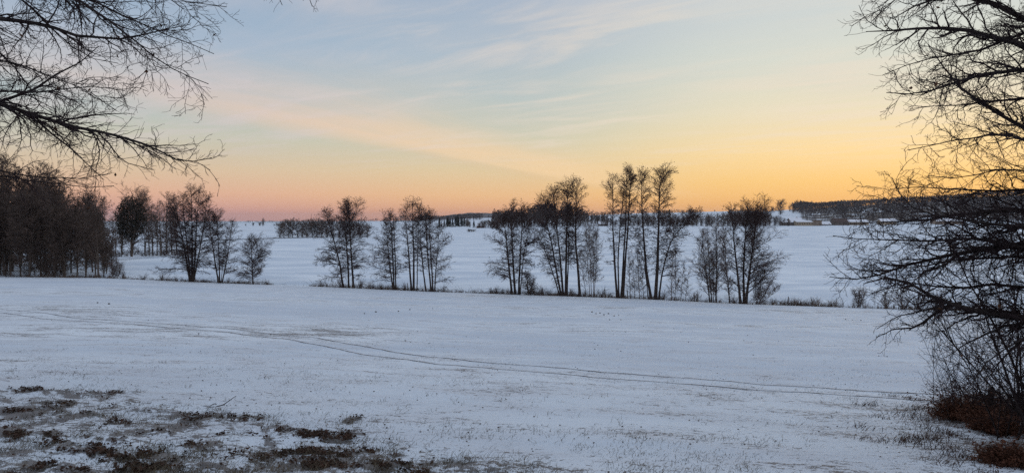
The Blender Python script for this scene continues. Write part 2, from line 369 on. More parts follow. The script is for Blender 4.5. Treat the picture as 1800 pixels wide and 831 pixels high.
def polyline(pts, n):
    pts = np.asarray(pts, float); d = np.r_[0, np.cumsum(np.linalg.norm(np.diff(pts, axis=0), axis=1))]
    t = np.linspace(0, d[-1], n); q = np.stack([np.interp(t, d, pts[:, k]) for k in range(pts.shape[1])], 1)
    for _ in range(max(1, n // (3 * len(pts)))):
        q[1:-1] = (q[:-2] + q[1:-1] * 2 + q[2:]) / 4
    return q
def strip(name, pxpath, width, off, mat, lift=.02, n=160, dig=0.0, label=None, cat=None):
    g = polyline(hit([p[0] for p in pxpath], [p[1] for p in pxpath]), n)
    T = np.gradient(g, axis=0); T /= np.linalg.norm(T, axis=1, keepdims=True); N = np.stack([-T[:, 1], T[:, 0]], 1)
    w = width * (.75 + .5 * fbm(np.arange(n) * .35, np.zeros(n), 3, int(abs(off) * 10 + 7)))
    L = g + N * (off + w[:, None] / 2); R = g + N * (off - w[:, None] / 2); Mid = (L + R) / 2
    def z3(a, dz): return np.c_[a, ground_z(a[:, 0], a[:, 1]) + dz]
    V = np.concatenate([z3(L, lift), z3(Mid, lift - dig), z3(R, lift)])
    i = np.arange(n - 1); q = np.concatenate([np.stack([i, i + 1, n + i + 1, n + i], 1), np.stack([n + i, n + i + 1, 2 * n + i + 1, 2 * n + i], 1)])
    m = MB(); m.quads(V, q); return m
TRACK = [(-60, 543), (0, 546), (150, 563), (300, 573), (420, 583), (530, 595), (600, 608), (680, 624), (800, 638), (1000, 654), (1250, 674), (1450, 688), (1640, 700), (1900, 716)]
for off in (-.62, .62):
    m = strip('tyre_track', TRACK, .11, off, M_rut, .018, 420, dig=.006)
    o = m.build('tyre_track', M_rut); tag(o, 'pair of thin dark wheel ruts crossing the near snow field', kind='structure')
m = strip('field_edge', [(150, 463), (190, 459), (240, 455), (312, 450), (345, 449)], .9, 0, M_ditch, .25, 60)
tag(m.build('field_track', M_ditch), 'dark verge in front of the far left trees', kind='structure')
m = strip('ditch', [(250, 427), (330, 424), (420, 421), (550, 417), (650, 416)], 5.5, 0, M_ditch, .3, 60)
tag(m.build('ditch', M_ditch), 'dark ditch line crossing the far left field', kind='structure')
m = strip('lane', [(300, 406.5), (480, 405), (640, 404.6), (700, 404)], 12, 0, M_roofsnow, .4, 60)
tag(m.build('snowy_lane', M_roofsnow), 'pale snow-covered lane across the far field', kind='structure')

# ------------------------------------------------------------------ plant growth (all levels vectorised)
def lerp_along(A, idx, t):
    K = A.shape[1]; f = np.clip(t, 0, .9999) * (K - 1); k = f.astype(int); f = f - k
    a = A[idx, k]; c = A[idx, k + 1]
    return a + (c - a) * (f[:, None] if A.ndim == 3 else f)
def norm(v): return v / (np.linalg.norm(v, axis=-1, keepdims=True) + 1e-9)
def march(p0, d0, L, K, rng, wob, trop):
    N = len(p0); P = np.zeros((N, K, 3)); P[:, 0] = p0; d = norm(d0); st_ = (L / (K - 1))[:, None]
    for k in range(1, K):
        d = norm(d + rng.normal(0, wob, (N, 3)) + np.array([0, 0, 1.]) * (trop if np.isscalar(trop) else trop[:, None]))
        P[:, k] = P[:, k - 1] + d * st_
    return P
def grow(P, R, per_m, rng, t0=.15, t1=1.0, frac=.45, ang=(35, 65), K=3, wob=.15, trop=0.0, flat=.5, rr=.6, rmax=.02, rtip=.006, Lmin=.2, Lmax=9, taper=.55, fixed=None, end=True):
    PL = np.linalg.norm(np.diff(P, axis=1), axis=2).sum(1)
    cnt = np.maximum(1, np.round(PL * per_m * rng.uniform(.7, 1.3, len(P)))).astype(int) if fixed is None else np.full(len(P), fixed)
    idx = np.repeat(np.arange(len(P)), cnt); N = len(idx)
    start = np.repeat(np.cumsum(cnt) - cnt, cnt); u = (np.arange(N) - start + rng.uniform(0, 1, N)) / np.repeat(cnt, cnt)
    t = t0 + (t1 - t0) * u
    p = lerp_along(P, idx, t); T = norm(lerp_along(P, idx, np.minimum(t + .04, .999)) - lerp_along(P, idx, np.maximum(t - .06, 0)))
    v = rng.normal(0, 1, (N, 3)); v -= (v * T).sum(1, keepdims=True) * T; v = norm(v); v[:, 2] *= (1 - flat); v = norm(v)
    a = np.radians(rng.uniform(ang[0], ang[1], N))[:, None]
    d = np.cos(a) * T + np.sin(a) * v
    L = np.clip(PL[idx] * frac * (1 - taper * t) * rng.uniform(.55, 1.25, N), Lmin, Lmax)
    Q = march(p, d, L, K, rng, wob, trop)
    r0 = np.minimum(lerp_along(R, idx, t) * rr, rmax)[:, None]; r0 = np.maximum(r0, rtip)
    RR = rtip + (r0 - rtip) * (1 - np.linspace(0, 1, K)[None]) ** 1.0
    return Q, RR
def stem_branches(P, r, ext, n, rng, Ym, e_low=70, e_top=32, droop=-.07, K=7, rb=.045, t_first=None, rtip=.012):
    """primary branches on one stem; ext = (height fraction, reach to left, reach to right) in photo pixels"""
    e = np.array(ext, float); t0 = e[0, 0]; t = t0 + (1 - t0) * ((np.arange(n) + rng.uniform(0, 1, n)) / n) ** .92
    p = lerp_along(P[None], np.zeros(n, int), t)
    ph = rng.uniform(0, 2 * np.pi, n); c = np.cos(ph)
    l = np.interp(t, e[:, 0], e[:, 1]) * Ym; rr = np.interp(t, e[:, 0], e[:, 2]) * Ym
    side = np.where(c > 0, rr, l); mean = (l + rr) / 2
    reach = (np.abs(c) * side + (1 - np.abs(c)) * np.minimum(mean, np.maximum(side, mean))) * rng.uniform(.66, 1.08, n)
    el = np.radians(e_low + (e_top - e_low) * np.clip((t - t0) / (1 - t0 + 1e-6), 0, 1) ** 1.4 + rng.uniform(-9, 9, n))
    d = np.stack([np.cos(ph) * np.sin(el), np.sin(ph) * np.sin(el), np.cos(el)], 1)
    L = np.maximum(reach / np.maximum(np.sin(el), .6), .5)
    tr = np.where(t < .6, droop, droop * .3)
    Q = march(p, d, L, K, rng, .10, tr)
    rt = np.interp(t, np.linspace(0, 1, len(r)), r)
    r0 = np.minimum(rt * .5, rb * (.5 + L / 4)); r0 = np.maximum(r0, rtip * 1.3)[:, None]
    return Q, rtip * .8 + (r0 - rtip * .8) * (1 - np.linspace(0, 1, K)[None])
def smooth_stem(pts, K, rng, wig=.02):
    q = polyline(pts, K); L = np.linalg.norm(q[-1] - q[0]); w = np.cumsum(rng.normal(0, 1, (K, 3)), 0) * wig * L / K
    w -= np.linspace(0, 1, K)[:, None] * w[-1] * .5; w[0] = 0; w[:, 2] = 0
    return q + w
def add_branches(mb, cb, Q, RQ, rng, dens=1.0, flat=.55, tw=.011, cones=0.0, up=.0, twl=(.35, .9), k2=3):
    mb.tubes(Q, RQ, 4)
    s1, r1 = grow(Q, RQ, 4.0 * dens, rng, .16, 1, .42, (32, 62), 3, .13, up, flat, .6, .022, tw, .35, 2.4)
    mb.tubes(s1, r1, 3)
    s2, r2 = grow(s1, r1, 7.2 * dens, rng, .1, 1, .6, (25, 60), k2, .16, up, flat * .7, .7, tw * 1.15, tw * .55, twl[0], twl[1])
    mb.tubes(s2, r2, 3)
    cones *= .55
    if cones > 0:
        k = rng.uniform(0, 1, len(s2)) < cones; e = s2[k][:, -1]; add_blobs(cb, e, rng, .03, .07)
    return len(s1), len(s2)
OCT_V = np.array([[1, 0, 0], [-1, 0, 0], [0, 1, 0], [0, -1, 0], [0, 0, 1.3], [0, 0, -1.3]]); OCT_F = np.array([[0, 2, 4], [2, 1, 4], [1, 3, 4], [3, 0, 4], [2, 0, 5], [1, 2, 5], [3, 1, 5], [0, 3, 5]])
def add_blobs(mb, pts, rng, a, c):
    if len(pts) == 0: return
    s = rng.uniform(a, c, (len(pts), 1, 1)); V = pts[:, None] + OCT_V[None] * s
    mb.tris(V, OCT_F[None] + np.arange(len(pts))[:, None, None] * 6)
def add_leaves(mb, pts, rng, a, c, up=.3):
    n = len(pts)
    if n == 0: return
    A = norm(rng.normal(0, 1, (n, 3)) * [1, 1, up]); B = norm(np.cross(A, rng.normal(0, 1, (n, 3)))); s = rng.uniform(a, c, (n, 1))
    Cc = np.cross(A, B) * s * .25
    V = np.stack([pts - A * s, pts + B * s * .55 + Cc, pts + A * s, pts - B * s * .55 + Cc], 1)
    mb.quads(V, np.arange(n)[:, None] * 4 + np.arange(4)[None])

tri_log = {}
def tree(name, label, bx, stems, Yoff=1.0, Y=None, dens=1.0, n_per_m=3.0, r0=.16, cones=.2, droop=-.07, e_low=72, e_top=30, flat=.55, tw=.0145, group='bare trees along the field hedge', cat='tree', seed=1, mats=None, ivy=0, up=0.0, twl=(.45, 1.25), spread=.5):
    rng = np.random.default_rng(seed)
    Yt = (float(hedge_Y(bx)) + Yoff) if Y is None else Y
    X = (bx - CX) / F * Yt; base = np.array([X, Yt, gz(X, Yt)]); pm = Yt / F
    root = empty(name, base); tag(root, label, cat, group)
    mb = MB(); cb = MB(); mats = mats or (M_bark, M_twig)
    for si, (pts, rad, ext) in enumerate(stems):
        dyv = rng.uniform(-spread, spread)
        P3 = [at(px_, py_, Yt + dyv * (.3 + 3.0 * k / len(pts))) for k, (px_, py_) in enumerate(pts)]
        P3[0][2] = gz(P3[0][0], P3[0][1]) - .15
        L = np.linalg.norm(P3[-1] - P3[0]); K = max(8, int(L * 1.1))
        P = smooth_stem(P3, K, rng); R = rad * .88 * (1 - np.linspace(0, 1, K)) ** .8 + rad * .07
        R[0] *= 1.35
        tb = MB(); tb.tubes(P[None], R[None], 8); tb.build('trunk', mats[0], root, base)
        n = max(6, int(L * n_per_m * 1.6)); ext = [(a_, b_ * 1.12, c_ * 1.12) for a_, b_, c_ in ext]
        Q, RQ = stem_branches(P, R, ext, n, rng, pm, e_low, e_top, droop)
        add_branches(mb, cb, Q, RQ, rng, dens, flat, tw, cones, up, twl, 2)
    mb.build('crown', mats[1], root, base)
    if cb.v: tag(cb.build('alder_cones', mats[1], root, base), kind='stuff')
    tri_log[label] = sum(len(q) * 2 for q in mb.q) + sum(len(q) for q in cb.t)
    return root

# ---- the hedge line, left to right (traced stems: photo pixels of base, bends and tip)
EA = lambda a, b_, c: [(.10, a * .5, b_ * .5), (.3, a, b_), (.6, a * .9, b_ * .9), (.85, a * .75, b_ * .75), (1, c, c)]
tree('alder_tree', 'broad many-stemmed bare tree with rounded crown, leftmost along the hedge beside the dark wood', 336, [
    ([(334, 495), (326, 450), (316, 400), (306, 352)], .20, [(.10, 50, 10), (.3, 46, 12), (.6, 28, 12), (.85, 16, 12), (1, 8, 8)]),
    ([(335, 495), (331, 445), (325, 390), (322, 345)], .17, EA(20, 14, 8)),
    ([(337, 495), (338, 440), (337, 380), (335, 334)], .20, EA(18, 18, 10)),
    ([(338, 495), (344, 440), (346, 385), (350, 337)], .19, EA(16, 20, 9)),
    ([(340, 495), (350, 445), (358, 400), (366, 348)], .17, [(.10, 10, 26), (.3, 12, 26), (.6, 12, 24), (.85, 12, 16), (1, 8, 8)])], seed=11, cones=.08, n_per_m=3.4)
tree('alder_tree', 'dense three-stemmed bare tree just right of the broad leftmost one', 388, [
    ([(384, 496), (376, 450), (369, 405), (366, 372)], .16, [(.16, 22, 12), (.45, 24, 16), (.75, 20, 18), (1, 7, 7)]),
    ([(386, 496), (384, 445), (382, 400), (380, 378)], .14, [(.2, 14, 14), (.6, 16, 18), (.85, 14, 16), (1, 8, 8)]),
    ([(388, 496), (393, 450), (395, 425)], .07, [(.3, 10, 10), (1, 5, 5)]),
    ([(390, 496), (399, 455), (404, 420), (409, 390)], .13, [(.14, 10, 22), (.5, 14, 18), (.8, 10, 14), (1, 4, 4)])], seed=12, cones=.12, n_per_m=3.4)
tree('young_alder_tree', 'small single-stemmed bare tree with spread lower branches beside the dense three-stemmed one', 445, [
    ([(445, 498), (443, 460), (442, 414)], .13, [(.08, 30, 24), (.35, 24, 25), (.62, 17, 30), (.85, 9, 10), (1, 2, 2)])], seed=13, cones=.15, n_per_m=6.5, e_low=66, e_top=42, droop=-.03)
tree('alder_tree', 'dark leaning three-stemmed bare tree with layered branches, first right of the hedge gap', 612, [
    ([(604, 503), (597, 465), (586, 420), (579, 398), (571, 372)], .18, [(.12, 44, 6), (.35, 38, 8), (.6, 26, 10), (.85, 14, 14), (1, 7, 7)]),
    ([(613, 503), (611, 450), (608, 405), (606, 378)], .17, [(.25, 18, 12), (.6, 18, 16), (.85, 16, 14), (1, 8, 8)]),
    ([(621, 503), (618, 460), (615, 405), (612, 362)], .19, [(.12, 8, 26), (.3, 12, 32), (.5, 16, 36), (.75, 20, 32), (.9, 18, 20), (1, 8, 8)])], seed=14, cones=.25, n_per_m=3.8, droop=-.09)
tree('alder_tree', 'slim three-stemmed bare tree with low drooping branches right of the dark leaning one', 694, [
    ([(691, 508), (684, 460), (680, 415), (679, 392)], .13, [(.14, 38, 8), (.45, 32, 8), (.75, 16, 12), (1, 5, 5)]),
    ([(693, 508), (690, 450), (687, 400), (686, 376)], .15, [(.2, 18, 8), (.6, 18, 14), (.85, 14, 12), (1, 6, 6)]),
    ([(696, 508), (695, 450), (693, 400), (692, 384)], .12, [(.2, 6, 14), (.6, 8, 14), (1, 5, 5)])], seed=15, cones=.2, n_per_m=3.6)
tree('alder_tree', 'tall narrow bare tree with two main stems in the left part of the middle clump', 726, [
    ([(723, 509), (718, 450), (714, 400), (711, 368)], .17, [(.25, 14, 8), (.6, 14, 12), (.85, 12, 10), (1, 8, 8)]),
    ([(727, 509), (727, 450), (725, 400), (725, 361)], .19, [(.28, 10, 12), (.6, 14, 14), (.85, 18, 14), (1, 10, 10)]),
    ([(733, 509), (734, 450), (736, 400), (737, 364)], .09, [(.4, 8, 10), (.8, 12, 12), (1, 8, 8)])], seed=16, cones=.2, n_per_m=3.0)
tree('alder_tree', 'bare tree of thin crossing stems and rounded right side, right end of middle clump', 759, [
    ([(749, 510), (743, 460), (739, 425), (739, 380)], .13, [(.25, 12, 10), (.7, 12, 12), (1, 8, 8)]),
    ([(758, 511), (753, 450), (749, 400), (748, 372)], .15, [(.3, 10, 12), (.6, 12, 14), (.9, 12, 12), (1, 8, 8)]),
    ([(761, 511), (757, 455), (754, 400), (753, 378)], .14, [(.3, 8, 14), (.6, 10, 16), (1, 8, 8)]),
    ([(764, 511), (766, 470), (770, 430), (770, 402)], .11, [(.12, 8, 24), (.4, 10, 24), (.75, 10, 22), (1, 6, 8)])], seed=17, cones=.15, n_per_m=3.2, e_low=60)
tree('alder_tree', 'spreading bare tree with long left branches in front of the dark far wood', 905, [
    ([(900, 514), (894, 465), (889, 415), (886, 380)], .18, [(.14, 46, 6), (.35, 42, 8), (.65, 34, 12), (.85, 20, 12), (1, 9, 9)]),
    ([(906, 515), (903, 465), (900, 410), (899, 362)], .19, [(.25, 16, 10), (.6, 18, 14), (.85, 18, 14), (1, 8, 8)]),
    ([(912, 515), (914, 465), (917, 410), (917, 366)], .17, [(.16, 8, 18), (.4, 10, 26), (.7, 14, 28), (.9, 14, 18), (1, 8, 8)]),
    ([(914, 513), (919, 455), (926, 415), (934, 392)], .09, [(.3, 6, 18), (.6, 8, 22), (1, 8, 10)])], seed=18, cones=.2, n_per_m=3.5, droop=-.085)
tree('alder_tree', 'tall fan-shaped bare tree with three stems leaning left, in front of the far wood', 988, [
    ([(984, 519), (972, 480), (958, 440), (945, 415)], .10, [(.15, 22, 10), (.6, 26, 14), (1, 12, 8)]),
    ([(987, 519), (978, 480), (970, 430), (962, 395), (953, 352)], .16, [(.25, 26, 10), (.6, 24, 12), (.85, 16, 14), (1, 10, 10)]),
    ([(990, 519), (985, 460), (978, 400), (972, 340)], .18, [(.3, 14, 10), (.6, 16, 14), (.85, 16, 16), (1, 12, 12)])], seed=19, cones=.22, n_per_m=3.9)
tree('alder_tree', 'straight tall bare tree with paired stems standing behind the fan-shaped one', 995, [
    ([(994, 520), (995, 450), (997, 390), (998, 329)], .20, [(.3, 10, 14), (.6, 14, 16), (.85, 16, 14), (1, 11, 11)]),
    ([(997, 520), (999, 450), (1000, 410), (1001, 372)], .12, [(.4, 6, 14), (1, 6, 8)])], seed=20, cones=.22, n_per_m=3.6)
tree('alder_tree', 'tall single bare tree with a kinked dark trunk right of the fan-shaped one', 1019, [
    ([(1019, 520), (1016, 470), (1011, 430), (1012, 380), (1013, 329)], .21, [(.28, 20, 12), (.5, 22, 16), (.7, 10, 12), (.85, 18, 16), (1, 12, 14)])], seed=21, cones=.28, n_per_m=4.2)
tree('young_alder_tree', 'cluster of thin pale straight saplings between two tall dark trees', 1040, [
    ([(1037, 520), (1033, 470), (1030, 400)], .055, [(.2, 10, 8), (.7, 12, 8), (1, 4, 4)]),
    ([(1040, 520), (1038, 460), (1036, 402)], .055, [(.2, 8, 8), (.8, 10, 8), (1, 4, 4)]),
    ([(1043, 520), (1044, 460), (1042, 396)], .055, [(.2, 8, 8), (.8, 8, 10), (1, 4, 4)]),
    ([(1045, 520), (1048, 470), (1050, 405)], .055, [(.2, 8, 12), (.8, 8, 12), (1, 4, 4)]),
    ([(1031, 520), (1024, 480), (1018, 440)], .045, [(.2, 10, 8), (1, 4, 4)])], seed=22, cones=0, n_per_m=3.4, mats=(M_pale_twig, M_pale_twig), e_low=48, e_top=28, droop=.01)
tree('alder_tree', 'tallest bare tree clump of four slender stems with light crowns, centre right', 1090, [
    ([(1085, 522), (1080, 470), (1077, 400), (1076, 312)], .18, [(.25, 20, 4), (.5, 12, 6), (.62, 12, 11), (.85, 15, 12), (1, 8, 8)]),
    ([(1088, 522), (1086, 460), (1089, 400), (1095, 350), (1098, 322)], .13, [(.4, 10, 8), (.7, 9, 9), (1, 8, 8)]),
    ([(1092, 522), (1096, 450), (1100, 390), (1101, 302)], .17, [(.45, 6, 8), (.7, 9, 10), (.9, 15, 12), (1, 10, 10)]),
    ([(1095, 522), (1101, 450), (1105, 390), (1109, 304)], .19, [(.4, 6, 12), (.6, 7, 11), (.85, 12, 16), (1, 9, 9)])], seed=23, cones=.35, n_per_m=2.8)
tree('alder_tree', 'tall bare tree whose trunk bows left, between the four-stemmed clump and thick trunk', 1145, [
    ([(1145, 526), (1137, 480), (1133, 430), (1130, 380), (1128, 308)], .21, [(.3, 12, 8), (.5, 18, 10), (.62, 14, 12), (.85, 16, 14), (1, 11, 11)]),
    ([(1140, 518), (1134, 470), (1124, 425), (1118, 405)], .08, [(.3, 14, 8), (1, 8, 6)])], seed=24, cones=.35, n_per_m=3.4)
tree('alder_tree', 'thick-trunked tall bare tree with a bent second stem reaching right', 1155, [
    ([(1152, 526), (1156, 470), (1158, 400), (1160, 307)], .27, [(.22, 10, 10), (.5, 12, 16), (.62, 10, 18), (.78, 14, 22), (.9, 16, 22), (1, 12, 14)]),
    ([(1158, 526), (1162, 490), (1170, 450), (1182, 415), (1200, 398), (1222, 384)], .14, [(.25, 8, 22), (.5, 16, 30), (.8, 22, 26), (1, 12, 12)])], seed=25, cones=.3, n_per_m=4.0)
tree('young_alder_tree', 'row of thin saplings under the thick-trunked tall tree', 1188, [
    ([(1180, 527), (1182, 480), (1184, 440)], .05, [(.1, 12, 8), (1, 4, 4)]),
    ([(1186, 527), (1186, 480), (1187, 436)], .045, [(.1, 8, 10), (1, 4, 4)]),
    ([(1196, 528), (1199, 490), (1202, 460)], .04, [(.1, 8, 10), (1, 4, 4)]),
    ([(1204, 528), (1208, 500), (1210, 480)], .035, [(.1, 6, 8), (1, 4, 4)])], seed=26, cones=0, n_per_m=3.5, mats=(M_pale_twig, M_pale_twig), e_low=42, e_top=26, droop=.01)
tree('young_alder_tree', 'thin saplings filling the gap between the four-stemmed clump and the bowed trunk', 1122, [
    ([(1108, 523), (1106, 480), (1104, 440)], .045, [(.1, 8, 10), (1, 4, 4)]),
    ([(1116, 524), (1114, 480), (1113, 452)], .04, [(.1, 8, 8), (1, 4, 4)]),
    ([(1125, 524), (1122, 480), (1119, 445)], .045, [(.1, 8, 8), (1, 4, 4)]),
    ([(1132, 525), (1129, 490), (1127, 455)], .04, [(.1, 8, 8), (1, 4, 4)])], seed=27, cones=0, n_per_m=3.5, mats=(M_pale_twig, M_pale_twig), e_low=42, e_top=26, droop=.01)
tree('birch_tree', 'pale grey-brown fan-shaped bare tree left of the big rounded right-hand tree', 1252, [
    ([(1248, 531), (1242, 480), (1237, 440), (1233, 412)], .10, [(.08, 34, 8), (.4, 26, 12), (.75, 16, 12), (1, 7, 7)]),
    ([(1251, 531), (1248, 480), (1244, 430), (1242, 406)], .09, [(.1, 12, 12), (.6, 12, 12), (1, 6, 6)]),
    ([(1254, 531), (1254, 480), (1252, 450)], .06, [(.1, 10, 12), (1, 6, 6)]),
    ([(1259, 531), (1260, 470), (1259, 400)], .12, [(.1, 14, 22), (.5, 14, 20), (.8, 12, 14), (1, 5, 5)])], seed=28, cones=0, n_per_m=3.2, mats=(M_bark, M_pale_twig), e_low=46, e_top=26, droop=.01, dens=1.1)
tree('young_alder_tree', 'thin single leaning stem between the pale tree and the rounded right-hand tree', 1282, [
    ([(1283, 533), (1279, 490), (1275, 440), (1272, 400)], .09, [(.1, 12, 10), (.5, 14, 10), (.8, 12, 10), (1, 4, 4)])], seed=29, cones=.02, n_per_m=5, mats=(M_bark, M_pale_twig), e_low=46, e_top=28, droop=.01)
tree('alder_tree', 'large rounded bare tree with sweeping right-hand branches, rightmost of the hedge trees', 1308, [
    ([(1302, 534), (1296, 480), (1290, 430), (1288, 390), (1286, 368)], .19, [(.1, 26, 6), (.4, 20, 8), (.7, 16, 12), (.9, 12, 12), (1, 8, 8)]),
    ([(1308, 535), (1307, 480), (1309, 430), (1312, 390), (1314, 362)], .19, [(.3, 10, 12), (.6, 12, 16), (.85, 14, 16), (1, 9, 9)]),
    ([(1311, 535), (1317, 480), (1323, 430), (1328, 390), (1328, 366)], .20, [(.08, 6, 50), (.3, 8, 56), (.5, 12, 50), (.7, 14, 44), (.85, 16, 26), (1, 10, 14)])], seed=30, cones=.12, n_per_m=3.8, e_low=56, e_top=30, droop=-.03)
tree('hedge_shrub', 'fan-shaped pale shrub at the foot of the rounded right-hand tree', 1333, [
    ([(1330, 535), (1335, 510), (1345, 480)], .05, [(.05, 8, 14), (1, 6, 6)]), ([(1331, 535), (1345, 515), (1360, 492)], .05, [(.05, 8, 12), (1, 6, 6)]),
    ([(1332, 535), (1352, 520), (1372, 508)], .05, [(.05, 8, 10), (1, 5, 5)]), ([(1330, 535), (1328, 510), (1330, 482)], .05, [(.05, 8, 8), (1, 6, 6)])],
    seed=31, cones=0, n_per_m=4, mats=(M_pale_twig, M_pale_twig), e_low=34, e_top=22, droop=.0, cat='shrub', group='shrubs along the field hedge', dens=1.2)
tree('hedge_shrub', 'dark ivy-clad bushy shrub between two clumps, in front of the middle hedge', 930, [
    ([(929, 517), (927, 500), (926, 482)], .12, [(.05, 12, 12), (.5, 9, 9), (1, 2, 2)]), ([(932, 517), (935, 505), (937, 492)], .08, [(.05, 8, 12), (1, 2, 2)])],
    seed=32, cones=.5, n_per_m=9, droop=-.05, cat='shrub', group='shrubs along the field hedge', e_low=55)
tree('hedge_shrub', 'small lone V-shaped bare shrub in the hedge gap on the right', 1510, [
    ([(1509, 541), (1506, 530), (1502, 514)], .03, [(.05, 5, 5), (1, 4, 4)]), ([(1511, 541), (1515, 528), (1520, 515)], .03, [(.05, 5, 5), (1, 4, 4)]), ([(1510, 541), (1510, 528), (1511, 513)], .03, [(.05, 5, 5), (1, 4, 4)])],
    seed=33, cones=0, n_per_m=9, mats=(M_pale_twig, M_pale_twig), e_low=34, e_top=20, droop=.01, cat='shrub', group='shrubs along the field hedge')
tree('hedge_shrub', 'pale rounded bush at the right foot of the dark left wood', 204, [
    ([(202, 489), (198, 478), (194, 466)], .04, [(.05, 8, 6), (1, 5, 5)]), ([(204, 489), (204, 476), (204, 462)], .04, [(.05, 7, 7), (1, 6, 6)]), ([(206, 489), (210, 478), (215, 468)], .04, [(.05, 6, 8), (1, 5, 5)])],
    seed=34, cones=0, n_per_m=7, mats=(M_pale_twig, M_pale_twig), e_low=34, e_top=20, droop=.01, cat='shrub', group='shrubs along the field hedge')

# small twiggy shrubs in the hedge: one built, the rest copied
def shrub_mesh(seed, h, w, mat, dens=1.0, name='twigs', rtw=.012):
    rng = np.random.default_rng(seed); n = 12
    ph = rng.uniform(0, 6.28, n); el = np.radians(rng.uniform(5, 45, n)); d = np.stack([np.cos(ph) * np.sin(el), np.sin(ph) * np.sin(el), np.cos(el)], 1)
    P = march(rng.normal(0, .12, (n, 3)) * [1, 1, 0], d, h * rng.uniform(.6, 1.1, n), 5, rng, .14, -.02); R = np.linspace(.035, .012, 5)[None].repeat(n, 0)
    mb = MB(); mb.tubes(P, R, 3); s, r = grow(P, R, 3.4 * dens, rng, .1, 1, .45, (25, 60), 4, .15, .03, .2, .7, .015, rtw * .8, .25, 1.2); mb.tubes(s, r, 3)
    s2, r2 = grow(s, r, 3.4 * dens, rng, .1, 1, .6, (25, 60), 3, .15, .03, .2, .7, rtw, rtw * .6, .2, .6); mb.tubes(s2, r2, 3)
    return mb
sh = [shrub_mesh(60 + i, 2.0, 1, M_pale_twig).build('scrub_bush', (M_pale_twig, M_twig, M_reed)[i]) for i in range(3)]
rs = random.Random(5)
shx = [214, 250, 283, 309, 360, 400, 418, 470, 598, 632, 655, 672, 712, 778, 862, 872, 884, 940, 955, 966, 1005, 1027, 1056, 1070, 1166, 1215, 1226, 1292, 1360, 1560, 1590, 1615, 1650, 1685, 1720, 1760]
for k, x in enumerate(shx):
    o = sh[k % 3] if k < 3 else sh[k % 3].copy()
    if k >= 3: C.objects.link(o)
    Y = float(hedge_Y(x)) + rs.uniform(.6, 2.2); X = (x - CX) / F * Y; s = rs.uniform(.4, .85)
    if x > 1540: s *= 1.7
    o.location = (X, Y, gz(X, Y)); o.scale = (s, s, s * rs.uniform(.8, 1.2)); o.rotation_euler = (0, 0, rs.uniform(0, 6))
    side = 'left' if x < 560 else 'middle' if x < 1060 else 'right'
    tag(o, f'low leafless twiggy bush growing in the {side} stretch of the hedge', 'bush', f'low twiggy bushes in the {side} stretch of the hedge')

# ------------------------------------------------------------------ hedge bank: dry grass, weeds
def blades(mb, X, Y, Z, h, w, rng, lean=(.15, 0), spread=.3, K=2):
    n = len(X); p = np.stack([X, Y, Z - .02], 1); ph = rng.uniform(0, np.pi, n)
    s = np.stack([np.cos(ph), np.sin(ph), np.zeros(n)], 1) * (w / 2)[:, None]
    tip = p + np.stack([rng.normal(lean[0], spread, n) * h, rng.normal(lean[1], spread, n) * h, h], 1)
    mid = p * .5 + tip * .5 + np.stack([-(tip - p)[:, 0] * .14, -(tip - p)[:, 1] * .14, h * .08], 1)
    V = np.stack([p - s, p + s, mid + s * .7, mid - s * .7, tip], 1)
    mb.quads(V[:, :4], np.arange(n)[:, None] * 4 + np.arange(4)[None])
    mb.tris(V[:, [3, 2, 4]], np.arange(n)[:, None] * 3 + np.arange(3)[None])
rng = np.random.default_rng(77)
hd = np.array([(-200, 1), (180, 1), (260, .9), (330, 1), (430, 1.2), (472, .8), (482, .03), (540, .05), (552, .8), (700, 1.6), (790, .6), (850, .5), (868, 1.2), (1000, 1.3), (1160, .7), (1290, .4), (1340, .6), (1400, 1.3), (1470, 1.2), (1480, .5), (1550, .5), (1600, .9), (2000, .9)])
hh = np.array([(-200, .9), (180, .8), (330, .8), (470, .7), (560, .9), (700, 1.1), (790, .5), (900, 1.0), (1100, .7), (1330, .6), (1360, 1.2), (1470, 1.3), (1490, .9), (1540, .8), (2000, 1.0)])
u = rng.uniform(-200, 2000, 26000); keep = rng.uniform(0, 1.6, len(u)) < np.interp(u, hd[:, 0], hd[:, 1]) * (.35 + 1.2 * vnoise(u / 9, u * 0, 4)); u = u[keep]
Y = hedge_Y(u) * (1 + rng.normal(.012, .008, len(u))) + .3; X = (u - CX) / F * Y; h = np.interp(u, hh[:, 0], hh[:, 1]) * rng.uniform(.3, 1.15, len(u)) * (.5 + vnoise(u / 6, u * 0, 8)) * .85
mb = MB(); blades(mb, X, Y, ground_z(X, Y), h, np.full(len(u), .035), rng, (.1, 0), .35)
tag(mb.build('dry_grass', M_reed), 'brown dry grass and weeds along the bank under the hedge trees', 'grass', kind='stuff')
# brambles: low tangled dark arcs
n = 1500; u = rng.uniform(-100, 1480, n); keep = rng.uniform(0, 1.6, n) < np.interp(u, hd[:, 0], hd[:, 1]); u = u[keep]; n = len(u)
Y = hedge_Y(u) * (1 + rng.normal(.012, .006, n)) + .3; X = (u - CX) / F * Y
ph = rng.uniform(0, 6.28, n); P = march(np.stack([X, Y, ground_z(X, Y)], 1), np.stack([np.cos(ph), np.sin(ph) * .5, rng.uniform(.6, 2, n)], 1), rng.uniform(.8, 2.0, n), 6, rng, .12, -.30)
mb = MB(); mb.tubes(P, np.linspace(.02, .01, 6)[None].repeat(n, 0), 3)
tag(mb.build('brambles', M_bark), 'tangled dark brambles arching along the hedge bank', 'brambles', kind='stuff')
